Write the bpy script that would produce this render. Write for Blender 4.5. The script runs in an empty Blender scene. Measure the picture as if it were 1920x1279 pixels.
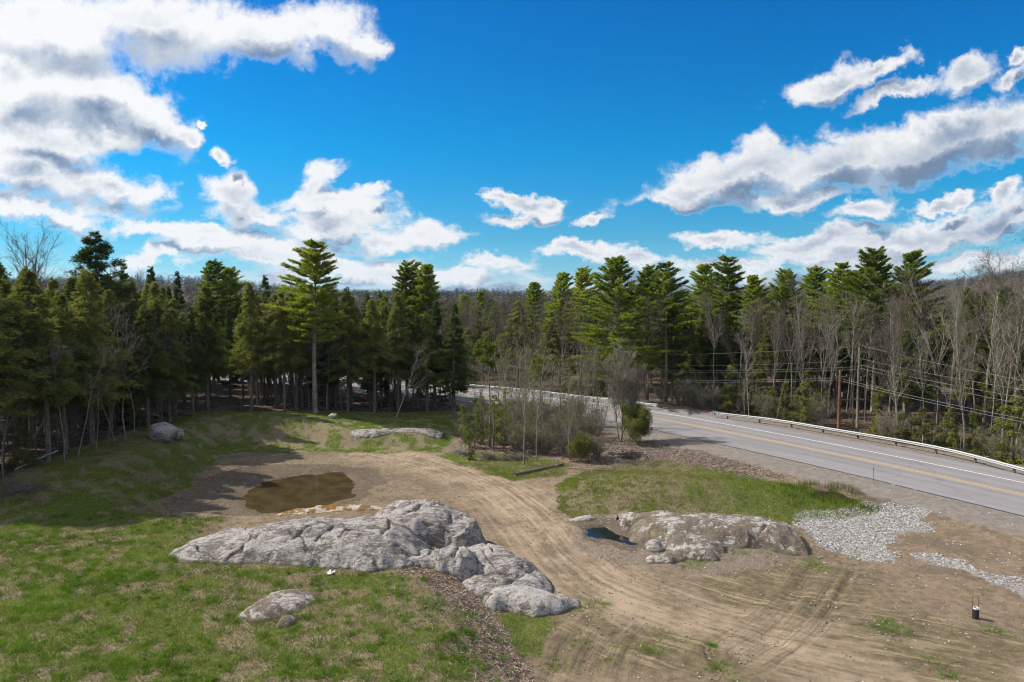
import bpy, math, random
import numpy as np
from mathutils import Vector

R = math.radians
S = bpy.context.scene
COL = S.collection
rng = np.random.default_rng(7)
random.seed(7)

# ------------------------------------------------------------------ camera, sky, sun, exposure
F, CX, CY, HOR = 1280.0, 960.0, 639.5, 563.5
CAMH = 14.5
PITCH = math.atan((CY - HOR) / F)
cam = bpy.data.cameras.new('camera'); cam.sensor_width = 36.0; cam.lens = 36.0 * F / 1920.0
cam.clip_start = 0.2; cam.clip_end = 8000
cam_o = bpy.data.objects.new('camera', cam); COL.objects.link(cam_o)
cam_o.location = (0, 0, CAMH); cam_o.rotation_euler = (math.pi / 2 - PITCH, 0, 0)
S.camera = cam_o

SUN_EL = R(43)
SUN_DIR = Vector((-0.962 * math.cos(SUN_EL), 0.275 * math.cos(SUN_EL), math.sin(SUN_EL)))   # towards the sun
sl = bpy.data.lights.new('sun', 'SUN'); sl.energy = 4.9; sl.angle = R(0.55); sl.color = (1.0, 0.93, 0.82)
so = bpy.data.objects.new('sun', sl); COL.objects.link(so)
so.rotation_euler = SUN_DIR.to_track_quat('Z', 'Y').to_euler(); so.location = (-40, 20, 60)

S.view_settings.view_transform = 'Standard'; S.view_settings.look = 'None'
S.view_settings.gamma = 1.0; S.view_settings.use_curve_mapping = False
S.view_settings.exposure = 0.50
S.render.engine = 'CYCLES'
S.cycles.use_denoising = True
try: S.cycles.denoiser = 'OPENIMAGEDENOISE'
except Exception: pass
S.cycles.max_bounces = 5; S.cycles.diffuse_bounces = 3; S.cycles.glossy_bounces = 2
S.cycles.transmission_bounces = 3; S.cycles.transparent_max_bounces = 6; S.cycles.volume_bounces = 0
S.cycles.caustics_reflective = False; S.cycles.caustics_refractive = False
S.cycles.filter_width = 1.1


class NT:
    """tiny node-tree writer"""
    def __init__(s, nt): s.nt = nt
    def n(s, typ, **kw):
        nd = s.nt.nodes.new(typ)
        for k, v in kw.items(): setattr(nd, k, v)
        return nd
    def put(s, sock, v):
        if isinstance(v, bpy.types.NodeSocket): s.nt.links.new(v, sock)
        elif v is not None: sock.default_value = v
    def math(s, op, a, b=None, c=None, clamp=False):
        nd = s.n('ShaderNodeMath', operation=op); nd.use_clamp = clamp
        s.put(nd.inputs[0], a)
        if b is not None: s.put(nd.inputs[1], b)
        if c is not None: s.put(nd.inputs[2], c)
        return nd.outputs[0]
    def vmath(s, op, a, b=None, out=0):
        nd = s.n('ShaderNodeVectorMath', operation=op); s.put(nd.inputs[0], a)
        if b is not None:
            if op == 'SCALE': s.put(nd.inputs['Scale'], b)
            else: s.put(nd.inputs[1], b)
        return nd.outputs[out]
    def noise(s, vec, scale, detail=4, rough=0.55, dist=0.0, col=False, lac=2.0):
        nd = s.n('ShaderNodeTexNoise'); s.put(nd.inputs['Vector'], vec)
        nd.inputs['Scale'].default_value = scale; nd.inputs['Detail'].default_value = detail
        nd.inputs['Roughness'].default_value = rough; nd.inputs['Distortion'].default_value = dist
        nd.inputs['Lacunarity'].default_value = lac
        return nd.outputs['Color' if col else 'Fac']
    def vor(s, vec, scale, feature='F1', out='Distance'):
        nd = s.n('ShaderNodeTexVoronoi', feature=feature); s.put(nd.inputs['Vector'], vec)
        nd.inputs['Scale'].default_value = scale
        return nd.outputs[out]
    def step(s, v, a, b, lo=0.0, hi=1.0):
        nd = s.n('ShaderNodeMapRange', interpolation_type='SMOOTHSTEP'); s.put(nd.inputs['Value'], v)
        nd.inputs['From Min'].default_value = a; nd.inputs['From Max'].default_value = b
        nd.inputs['To Min'].default_value = lo; nd.inputs['To Max'].default_value = hi
        return nd.outputs['Result']
    def mix(s, f, a, b, mode='MIX'):
        nd = s.n('ShaderNodeMix', data_type='RGBA', blend_type=mode)
        s.put(nd.inputs[0], f); s.put(nd.inputs[6], a if isinstance(a, bpy.types.NodeSocket) else rgba(a))
        s.put(nd.inputs[7], b if isinstance(b, bpy.types.NodeSocket) else rgba(b))
        return nd.outputs[2]
    def mapping(s, vec, loc=(0, 0, 0), rot=(0, 0, 0), scale=(1, 1, 1), typ='POINT'):
        nd = s.n('ShaderNodeMapping', vector_type=typ); s.put(nd.inputs[0], vec)
        if 'Location' in nd.inputs: nd.inputs['Location'].default_value = loc
        nd.inputs['Rotation'].default_value = rot; nd.inputs['Scale'].default_value = scale
        return nd.outputs[0]
    def attr(s, name, out='Color'):
        nd = s.n('ShaderNodeAttribute'); nd.attribute_name = name; return nd.outputs[out]
    def sep(s, v, kind='ShaderNodeSeparateXYZ'):
        nd = s.n(kind); s.put(nd.inputs[0], v); return nd.outputs
    def comb(s, x, y, z):
        nd = s.n('ShaderNodeCombineXYZ')
        for i, v in enumerate((x, y, z)): s.put(nd.inputs[i], v)
        return nd.outputs[0]


def rgba(c):
    return (c, c, c, 1.0) if isinstance(c, (int, float)) else tuple(c) + (1.0,) * (4 - len(c))

# ---- the world: Nishita sky + a deck of fair-weather cumulus laid out by direction
# clouds: (x, y, rx, ry, tilt in degrees) measured on the sky of the photograph
CLOUDS = [
 (90,60,190,95,-20),(300,42,210,82,-4),(470,62,170,62,0),(612,58,105,62,-5),(690,84,42,22,-10),
 (30,160,150,120,0),(150,185,185,85,-24),(275,222,100,42,-32),(350,262,38,20,-35),(80,262,190,48,-6),(205,262,75,28,-8),
 (60,330,230,62,-10),(215,355,112,42,-14),(60,390,250,34,-4),(290,372,38,20,-10),
 (418,297,20,15,0),(383,243,13,8,0),
 (425,362,58,36,0),(470,395,100,30,0),(612,325,46,32,18),(590,360,60,26,25),(610,385,120,34,-4),(690,365,36,14,20),
 (640,425,150,34,0),(790,440,90,28,-5),(720,452,120,26,0),
 (330,440,200,22,-4),(480,468,220,24,0),(300,492,90,20,0),
 (640,500,180,22,0),(760,515,230,20,0),(925,497,80,18,-3),(1085,476,76,17,0),(1180,496,60,14,0),
 (930,360,26,16,-18),(985,378,72,18,-10),(985,408,78,19,5),(1040,385,30,18,0),(1110,411,32,14,8),
 (1300,357,155,34,6),(1370,318,170,44,14),(1550,300,200,52,10),(1480,370,95,22,5),(1760,262,220,52,17),(1890,232,150,62,20),(1250,380,90,18,-4),
 (1560,150,75,28,16),(1650,130,60,20,24),(1680,172,78,18,16),(1810,140,78,34,30),(1912,95,22,14,20),(1900,140,40,20,30),
 (1622,392,60,22,16),(1762,374,52,12,12),(1350,456,104,19,2),(1530,462,120,22,8),(1700,440,210,32,10),(1880,415,120,34,14),
 (1600,490,220,22,2),(1830,478,150,20,4),(1400,500,160,14,0),(1900,365,40,18,25)]

world = bpy.data.worlds.new("World"); S.world = world; world.use_nodes = True
W = NT(world.node_tree); world.node_tree.nodes.clear()
tc = W.n('ShaderNodeTexCoord').outputs['Generated']
sx, sy, sz = W.sep(tc)
ay = W.math('MAXIMUM', W.math('ABSOLUTE', sy), 0.05)
U = W.math('DIVIDE', sx, ay); V = W.math('DIVIDE', sz, ay)
UV = W.comb(U, V, W.math('SIGN', sy))


def ray_dir(px, py):
    a, b = (px - CX) / F, (CY - py) / F
    return (a, math.cos(PITCH) + b * math.sin(PITCH), -math.sin(PITCH) + b * math.cos(PITCH))


def mask_group():
    g = bpy.data.node_groups.new('cloud_layout', 'ShaderNodeTree')
    g.interface.new_socket('Vector', in_out='INPUT', socket_type='NodeSocketVector')
    g.interface.new_socket('Value', in_out='OUTPUT', socket_type='NodeSocketFloat')
    G = NT(g); gi = G.n('NodeGroupInput').outputs[0]; go = G.n('NodeGroupOutput')
    cur = None
    for (px, py, rx, ry, a) in CLOUDS:
        d = ray_dir(px, py); u, v = d[0] / d[1], d[2] / d[1]
        k = 1.0 / (F * d[1])
        m = G.mapping(gi, (u, v, 1.0), (0, 0, R(a)), (rx * k, ry * k, 1.0), 'TEXTURE')
        l = G.vmath('LENGTH', m, out=1)
        cur = l if cur is None else G.math('SMOOTH_MIN', cur, l, 0.35)
    G.put(go.inputs[0], G.math('SUBTRACT', 1.0, cur))
    return g


mg = mask_group()
def mask(vec):
    nd = W.n('ShaderNodeGroup'); nd.node_tree = mg; W.put(nd.inputs[0], vec); return nd.outputs[0]

# billow coordinates: flattened towards the horizon like a real deck
vv = W.math('MAXIMUM', V, 0.0)
den = W.math('ADD', vv, 0.10)
BU = U; BV = W.math('MULTIPLY', W.math('LOGARITHM', den, 2.718), 0.42)
BP = W.comb(BU, BV, 0.0)
warp = W.vmath('SCALE', W.vmath('SUBTRACT', W.noise(UV, 9.0, 6, 0.65, col=True), (0.5, 0.5, 0.5)), 0.10)
UVw = W.vmath('ADD', UV, warp)
m0 = mask(UVw)
mup = mask(W.vmath('ADD', UVw, (-0.012, 0.028, 0.0)))
n_big = W.noise(BP, 6.0, 5, 0.55, 0.2)
n_fin = W.noise(BP, 17.0, 7, 0.6, 0.3)
n_fib = W.noise(BP, 48.0, 5, 0.66, 0.5)
nz = W.math('ADD', W.math('MULTIPLY', W.math('SUBTRACT', n_big, 0.5), 1.5), W.math('MULTIPLY', W.math('SUBTRACT', n_fin, 0.5), 1.3))
nz = W.math('ADD', nz, W.math('ADD', 0.10, W.math('MULTIPLY', W.math('SUBTRACT', n_fib, 0.5), 0.5)))
nz = W.math('ADD', nz, W.step(U, 0.1, 0.45, 0.0, 0.13))
# beyond the mapped part of the sky (overhead, behind) unseen random clouds are added for brighter, neutral fill light
n_all = W.noise(W.vmath('SCALE', tc, 1.0), 2.6, 7, 0.6, 0.3)
outside = W.math('MAXIMUM', W.step(sz, 0.50, 0.62), W.step(sy, 0.5, 0.3))
m_eff = W.math('ADD', W.math('MULTIPLY', m0, W.math('SUBTRACT', 1.0, outside)), W.math('MULTIPLY', outside, W.math('SUBTRACT', W.math('MULTIPLY', n_all, 7.0), 3.1)))
band = W.math('ADD', -0.55, W.math('MULTIPLY', W.step(V, 0.085, 0.025), 0.80))
m_eff = W.math('SMOOTH_MAX', m_eff, W.math('SUBTRACT', band, W.math('MULTIPLY', outside, 2.0)), 0.3)
nz = W.math('MULTIPLY', nz, W.math('SUBTRACT', 1.0, W.math('MULTIPLY', outside, 0.8)))
dens = W.math('ADD', W.math('ADD', m_eff, 0.0), nz)
alpha = W.step(dens, -0.02, 0.58)
# light on the clouds: thick middles and undersides go grey, edges facing the sun stay white
n_off = W.noise(W.vmath('ADD', BP, (-0.030, 0.034, 0.0)), 6.0, 5, 0.55, 0.2)
n_off2 = W.noise(W.vmath('ADD', BP, (-0.010, 0.013, 0.0)), 17.0, 7, 0.6, 0.3)
rel = W.math('ADD', W.math('MULTIPLY', W.math('SUBTRACT', n_off, n_big), 1.7), W.math('MULTIPLY', W.math('SUBTRACT', n_off2, n_fin), 0.4))
under = W.math('MULTIPLY', W.math('MAXIMUM', W.math('SUBTRACT', mup, m0), -0.16), 1.25)
sund = W.vmath('DOT_PRODUCT', tc, tuple(SUN_DIR), out=1)
thick = W.step(dens, 0.25, 1.25)
shade = W.math('ADD', W.math('MULTIPLY', thick, W.step(sund, 0.75, -0.1, 0.20, 0.46)), W.math('ADD', under, W.math('MULTIPLY', rel, 0.75)))
shade = W.math('ADD', shade, W.step(sund, 0.6, -0.2, 0.07, 0.17))
n_slow = W.noise(W.mapping(BP, scale=(0.8, 1.6, 1)), 3.6, 4, 0.6, 0.6)
shade = W.math('ADD', shade, W.math('MULTIPLY', W.math('MULTIPLY', W.step(n_slow, 0.40, 0.75), thick), 0.24))
dk = None
for (px, py, rx, ry, a_) in [(100,352,260,42,-5),(40,232,80,34,0),(205,222,110,30,-14),(20,115,80,45,0),(1540,345,260,28,9),(1840,450,180,18,6),(330,478,260,12,0)]:
    d = ray_dir(px, py); k_ = 1.0 / (F * d[1])
    l_ = W.vmath('LENGTH', W.mapping(UVw, (d[0] / d[1], d[2] / d[1], 1.0), (0, 0, R(a_)), (rx * k_, ry * k_, 1.0), 'TEXTURE'), out=1)
    dk = l_ if dk is None else W.math('MINIMUM', dk, l_)
shade = W.math('ADD', shade, W.math('MULTIPLY', W.math('MULTIPLY', W.step(dk, 1.15, 0.35), thick), 0.38))
shade = W.math('MULTIPLY', W.math('MULTIPLY', shade, W.step(dens, 0.0, 0.5)), W.step(V, 0.0, 0.11, 0.42, 1.0))
sh = W.n('ShaderNodeValToRGB'); W.put(sh.inputs[0], shade)
cr = sh.color_ramp
cr.elements[0].position = 0.04; cr.elements[0].color = (0.98, 0.99, 1.01, 1)
cr.elements[1].position = 0.95; cr.elements[1].color = (0.20, 0.28, 0.42, 1)
for p, c in ((0.20, (0.83, 0.86, 0.91, 1)), (0.40, (0.60, 0.66, 0.76, 1)), (0.65, (0.33, 0.42, 0.57, 1))):
    e = cr.elements.new(p); e.color = c
sky = W.n('ShaderNodeTexSky', sky_type='NISHITA'); sky.sun_disc = False
sky.sun_elevation = SUN_EL; sky.sun_rotation = math.atan2(SUN_DIR.x, SUN_DIR.y)
sky.altitude = 200; sky.air_density = 1.0; sky.dust_density = 0.3; sky.ozone_density = 2.5
hs = W.n('ShaderNodeHueSaturation'); hs.inputs['Saturation'].default_value = 1.35; hs.inputs['Hue'].default_value = 0.487
W.put(hs.inputs['Color'], sky.outputs[0])
tint = W.n('ShaderNodeValToRGB'); W.put(tint.inputs[0], vv)
tint.color_ramp.elements[0].position = 0.0; tint.color_ramp.elements[0].color = (0.6, 0.9, 1.6, 1)
tint.color_ramp.elements[1].position = 0.46; tint.color_ramp.elements[1].color = (0.01, 0.60, 1.0, 1)
e = tint.color_ramp.elements.new(0.09); e.color = (0.22, 0.62, 0.86, 1)
e = tint.color_ramp.elements.new(0.045); e.color = (0.33, 0.68, 1.0, 1)
e = tint.color_ramp.elements.new(0.22); e.color = (0.03, 0.70, 0.98, 1)
skyc = W.mix(1.0, hs.outputs[0], tint.outputs[0], 'MULTIPLY')
bg1 = W.n('ShaderNodeBackground'); W.put(bg1.inputs[0], skyc); bg1.inputs[1].default_value = 0.095
bg2 = W.n('ShaderNodeBackground'); W.put(bg2.inputs[0], sh.outputs[0]); W.put(bg2.inputs[1], W.math('MULTIPLY', W.step(sund, 0.2, 0.95, 0.65, 0.70), W.math('ADD', 1.0, W.math('MULTIPLY', outside, 0.1))))
mx = W.n('ShaderNodeMixShader'); W.put(mx.inputs[0], W.math('MULTIPLY', alpha, W.step(V, -0.02, 0.01)))
W.put(mx.inputs[1], bg1.outputs[0]); W.put(mx.inputs[2], bg2.outputs[0])
W.put(W.n('ShaderNodeOutputWorld').inputs[0], mx.outputs[0])
world.cycles.sampling_method = 'MANUAL'; world.cycles.sample_map_resolution = 256

# ------------------------------------------------------------------ numpy noise and polygon tools
def _h(ix, iy, seed):
    n = (ix.astype(np.int64) * 374761393 + iy.astype(np.int64) * 668265263 + seed * 1442695041) & 0xffffffff
    n = ((n ^ (n >> 13)) * 1274126177) & 0xffffffff
    n = n ^ (n >> 16)
    return (n & 0xffff) / 65535.0

def vnoise(x, y, seed=0):
    x = np.asarray(x, float); y = np.asarray(y, float)
    ix = np.floor(x); iy = np.floor(y); fx = x - ix; fy = y - iy
    fx = fx * fx * fx * (fx * (fx * 6 - 15) + 10); fy = fy * fy * fy * (fy * (fy * 6 - 15) + 10)
    ix = ix.astype(np.int64); iy = iy.astype(np.int64)
    a = _h(ix, iy, seed); b = _h(ix + 1, iy, seed); c = _h(ix, iy + 1, seed); d = _h(ix + 1, iy + 1, seed)
    return (a + (b - a) * fx + (c - a) * fy + (a - b - c + d) * fx * fy) * 2 - 1

def fbm(x, y, sc, octv=4, seed=0, gain=0.5):
    s = 0.0; a = 1.0; t = 0.0
    for o in range(octv):
        s = s + a * vnoise(x * sc + 17.3 * o, y * sc - 9.1 * o, seed + o); t += a; a *= gain; sc *= 2.03
    return s / t

def sst(v, a, b):
    t = np.clip((v - a) / (b - a), 0, 1); return t * t * (3 - 2 * t)

def sdf(poly, x, y):
    """signed distance, negative inside"""
    P = np.asarray(poly, float); x = np.asarray(x, float); y = np.asarray(y, float)
    d2 = np.full(x.shape, 1e18); ins = np.zeros(x.shape, bool)
    for i in range(len(P)):
        ax, ay = P[i]; bx, by = P[(i + 1) % len(P)]
        ex, ey = bx - ax, by - ay; wx, wy = x - ax, y - ay
        t = np.clip((wx * ex + wy * ey) / (ex * ex + ey * ey + 1e-12), 0, 1)
        d2 = np.minimum(d2, (wx - t * ex) ** 2 + (wy - t * ey) ** 2)
        c = (ay > y) != (by > y)
        with np.errstate(divide='ignore', invalid='ignore'):
            xi = ax + (y - ay) * ex / (ey if ey != 0 else 1e-12)
        ins ^= c & (x < xi)
    d = np.sqrt(d2); return np.where(ins, -d, d)

def pathdist(path, x, y):
    """signed distance (positive on the left of travel) and length along a polyline"""
    P = np.asarray(path, float); x = np.asarray(x, float); y = np.asarray(y, float)
    best = np.full(x.shape, 1e18); sd = np.zeros(x.shape); al = np.zeros(x.shape); run = 0.0
    for i in range(len(P) - 1):
        ax, ay = P[i]; ex, ey = P[i + 1] - P[i]; L = math.hypot(ex, ey); wx, wy = x - ax, y - ay
        t = np.clip((wx * ex + wy * ey) / (L * L), 0, 1)
        d2 = (wx - t * ex) ** 2 + (wy - t * ey) ** 2
        m = d2 < best; best = np.where(m, d2, best)
        sd = np.where(m, np.sign(ex * wy - ey * wx) * np.sqrt(d2), sd); al = np.where(m, run + t * L, al)
        run += L
    return sd, al

def catmull(P, n=8):
    P = [np.array(p, float) for p in P]; P = [2 * P[0] - P[1]] + P + [2 * P[-1] - P[-2]]; out = []
    for i in range(1, len(P) - 2):
        for k in range(n):
            t = k / n; a, b, c, d = P[i - 1:i + 3]
            out.append(0.5 * ((2 * b) + (-a + c) * t + (2 * a - 5 * b + 4 * c - d) * t * t + (-a + 3 * b - 3 * c + d) * t ** 3))
    out.append(P[-2]); return np.array(out)

def pz(px, py, z=0.0):
    d = ray_dir(px, py); t = (z - CAMH) / d[2]; return np.array((d[0] * t, d[1] * t))

# ------------------------------------------------------------------ terrain
LOW = [pz(*p) for p in [(300,965),(325,915),(390,862),(440,838),(560,836),(700,840),(830,834),(850,800),(900,770),(1000,760),(1200,800)]]
LOW += [np.array(p) for p in [(30, 70), (60, 40), (80, 0), (3, 5)]]
LOW += [pz(*p) for p in [(985,1279),(960,1200),(925,1140),(880,1075),(860,1010),(780,960),(640,965),(450,972)]]
LOW = np.array(LOW)
ROADC = catmull([(-160, 150), (-110, 142), (-70, 131), (-40, 121), (-20, 110.5), (-7.9, 102.3), (-.2, 97.0), (8.9, 90.4), (16.6, 81.6), (20.6, 76.2), (29.3, 62.8), (37.0, 49.2), (48, 28), (62, 0), (80, -40)], 6)
ROADZ = 0.42
PUD1 = np.array([pz(*p, -0.08) for p in [(478,925),(505,902),(560,892),(622,891),(640,907),(645,928),(615,942),(560,955),(490,958)]])
PUD2 = np.array([pz(*p, 0.1) for p in [(1098,992),(1112,986),(1140,988),(1152,1000),(1180,1012),(1192,1022),(1172,1020),(1140,1012),(1108,1004)]])
PUD3 = np.array([pz(*p, 0.15) for p in [(1500,930),(1530,916),(1575,920),(1612,940),(1600,948),(1540,946)]])

def gauss(x, y, c, a, b, rot=0.0, p=2.0):
    ca, sa = math.cos(rot), math.sin(rot); dx, dy = x - c[0], y - c[1]
    u = (dx * ca + dy * sa) / a; v = (-dx * sa + dy * ca) / b
    return np.exp(-(u * u + v * v) ** (p / 2))

HX = np.array([-3000, -0.9, -0.75, -0.47, -0.38, -0.25, 0.0, 0.25, 0.5, 0.62, 0.68, 0.75, 0.9, 3000.])
HY = np.array([540, 540, 535, 529, 533, 545, 549, 547, 546, 538, 530, 522, 518, 520.])

def height(x, y, fine=True):
    x = np.asarray(x, float); y = np.asarray(y, float)
    wx = x + fbm(x, y, 0.35, 2, 11) * 0.7; wy = y + fbm(x, y, 0.35, 2, 12) * 0.7
    sd = sdf(LOW, wx, wy)
    left = sst(-x, 12, 27) * sst(y, 40, 52)
    bank = 0.95 + 1.25 * left
    bank = bank * (1 - 0.35 * sst(y, 74, 80))
    h = bank * sst(sd, -0.6, 3.0 + 2.5 * left)
    h = h + 1.25 * gauss(x, y, pz(1210, 905, 0.8), 6.5, 4.2, 0, 3) + 0.5 * gauss(x, y, pz(1420, 930, 0.3), 5, 3, 0, 3)
    h = h + 0.95 * gauss(x, y, pz(1300, 985, 0.6), 6.0, 2.6, 0, 3.5)
    h = h + 0.55 * gauss(x, y, pz(1230, 850, 0.5), 6, 3, -0.5, 3)
    for P, dd in ((PUD1, 0.26), (PUD2, 0.3), (PUD3, 0.3)):
        s = sdf(P, x + fbm(x, y, 0.5, 4, 14) * 1.1, y + fbm(x, y, 0.5, 4, 15) * 1.1) if P is PUD1 else sdf(P, x + fbm(x, y, 0.8, 3, 14) * 0.35, y + fbm(x, y, 0.8, 3, 15) * 0.35)
        if P is PUD1: h = h - dd * sst(-s, -1.6, 0.6)
        else:
            zt = 0.13 if P is PUD2 else 0.26; m = sst(-s, -1.8, -0.2); h = h * (1 - m) + zt * m - 0.3 * sst(-s, -0.2, 0.5)
    h = h + fbm(x, y, 0.16, 3, 21) * 0.16 + fbm(x, y, 0.9, 3, 23) * 0.045
    rd, al = pathdist(ROADC, x, y)
    rd = rd        # positive: far side (forest beyond the guardrail)
    a = np.abs(rd)
    onroad = np.where(rd > 0, 1 - sst(rd, 9.0, 13.5), 1 - sst(-rd, 6.6, 12.0))
    far = (rd > 0) & (rd < 400)
    drop = -1.4 * sst(rd, 8.5, 14) * (1 - sst(y, 74, 82) * (1 - sst(y, 95, 110)))
    h = np.where(far & (rd > 8), h * (1 - sst(rd, 8, 13)) + drop + fbm(x, y, 0.12, 3, 31) * 0.4 * sst(rd, 12, 25), h)
    h = h * (1 - onroad) + (ROADZ - 0.05 - 0.03 * sst(a, 5.5, 9)) * onroad
    r = np.hypot(x, y); u = x / np.maximum(y, 1e-3); u = np.where(y <= 1, np.sign(x) * 5, u)
    top = CAMH + (HOR - np.interp(u, HX, HY)) / F * 1200 - 11
    h = h + (top + fbm(x, y, 0.004, 4, 41) * 5) * sst(r, 320, 1200)
    if fine: h = h + (1 - onroad) * fbm(x, y, 4.0, 3, 25, 0.6) * 0.022
    return h

def H1(x, y): return float(height(np.array([x]), np.array([y]))[0])

def pt(px, py, dz=0.0):
    d = ray_dir(px, py); z = 0.0
    for _ in range(12):
        t = (z + dz - CAMH) / d[2]; z2 = H1(d[0] * t, d[1] * t); z = 0.5 * z + 0.5 * z2
    t = (z + dz - CAMH) / d[2]
    return np.array((d[0] * t, d[1] * t, H1(d[0] * t, d[1] * t)))

def wpoly(pts, z=0.0): return np.array([pz(px, py, z) for px, py in pts])

# zones of ground cover, measured on the photograph and laid on the ground
Z = {
 'field': np.vstack([wpoly([(430,975),(370,1010),(360,1040),(560,1052),(760,1064),(880,1110),(960,1190),(985,1279)], 1.0), [(2, 8), (-60, 8), (-60, 42)], wpoly([(120,940),(290,968)], 1.0)]),
 'bank': np.vstack([wpoly([(290,968),(325,915),(390,862),(440,838),(560,836),(700,840),(830,836),(860,800),(850,782)], 0.6), [(-4, 86), (-10, 84.5), (-25, 81), (-33, 77.5), (-36, 71), (-36, 36), (-30, 36)]]),
 'mound': wpoly([(1048,945),(1052,905),(1120,868),(1200,858),(1300,866),(1400,880),(1500,900),(1610,925),(1640,945),(1600,955),(1500,955),(1460,975),(1350,962),(1180,948),(1085,960)], 0.6),
 'thk_edge': wpoly([(815,850),(850,840),(1000,850),(1080,866),(1060,890),(960,900),(860,872)], 0.2),
 'low_patch': wpoly([(935,1150),(1010,1130),(1045,1160),(1030,1225),(960,1230)], 0.1),
 'litter1': wpoly([(1110,862),(1110,830),(1160,815),(1230,822),(1350,850),(1470,885),(1380,888),(1300,868),(1180,862)], 0.5),
 'litter2': wpoly([(745,1048),(800,1045),(880,1080),(945,1150),(1000,1279),(870,1279),(820,1180),(790,1100)], 0.7),
 'litter3': wpoly([(1225,762),(1345,772),(1480,795),(1420,770),(1300,755)], 0.4),
 'thicket': wpoly([(850,850),(850,770),(950,770),(1110,775),(1140,830),(1110,870),(980,875)], 0.3),
 'gravel': wpoly([(1472,968),(1500,957),(1560,957),(1620,947),(1680,945),(1712,958),(1760,990),(1700,1000),(1672,1020),(1660,1052),(1600,1040),(1540,1022),(1500,1000)], 0.0),
 'gravel2': wpoly([(1708,1040),(1740,1036),(1830,1060),(1925,1085),(2000,1130),(1925,1120),(1830,1085),(1760,1062)], 0.0),
 'outcrop': wpoly([(1065,985),(1090,955),(1180,948),(1330,958),(1460,975),(1500,1010),(1480,1040),(1340,1062),(1220,1050),(1130,1035)], 0.5),
 'mud': wpoly([(1290,1100),(1340,1065),(1500,1050),(1600,1060),(1640,1100),(1600,1160),(1480,1160),(1340,1130)], 0.0),
 'mud2': wpoly([(1560,1200),(1640,1140),(1760,1150),(1930,1180),(2200,1279),(1700,1279)], 0.0),
 'mud3': wpoly([(1020,1140),(1100,1150),(1300,1190),(1450,1279),(1000,1279)], 0.0),
 'wet1': wpoly([(320,945),(370,900),(460,872),(560,870),(700,876),(720,900),(670,950),(560,965),(320,970)], 0.0),
 'wet2': wpoly([(1070,985),(1110,970),(1180,985),(1220,1025),(1180,1040),(1110,1015)], 0.1),
 'wet3': wpoly([(1490,925),(1560,905),(1700,950),(1620,955)], 0.1),
 'lforest': np.array([(-31, 36), (-34.5, 50), (-34.5, 70), (-32, 76.5), (-25, 80), (-10, 83), (-5, 89), (-12, 96), (-28, 108), (-60, 122), (-120, 134), (-200, 140), (-200, 0), (-60, 20)]),
}
DRIVE = catmull([pz(*p) for p in [(700,850),(800,868),(900,905),(985,960),(1060,1040),(1150,1105),(1300,1165),(1500,1215),(1750,1262),(2000,1320)]], 5)
FAN = catmull([pz(*p) for p in [(1075,1340),(1085,1279),(1120,1200),(1210,1120)]], 5)
ARC = catmull([pz(*p) for p in [(1380,1230),(1470,1170),(1530,1100),(1560,1050)]], 5)

def zm(name, x, y, w=0.6, warp=0.8):
    wx = x + fbm(x, y, 0.5, 3, 51) * warp; wy = y + fbm(x, y, 0.5, 3, 52) * warp
    return 1 - sst(sdf(Z[name], wx, wy), -w, w)

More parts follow.
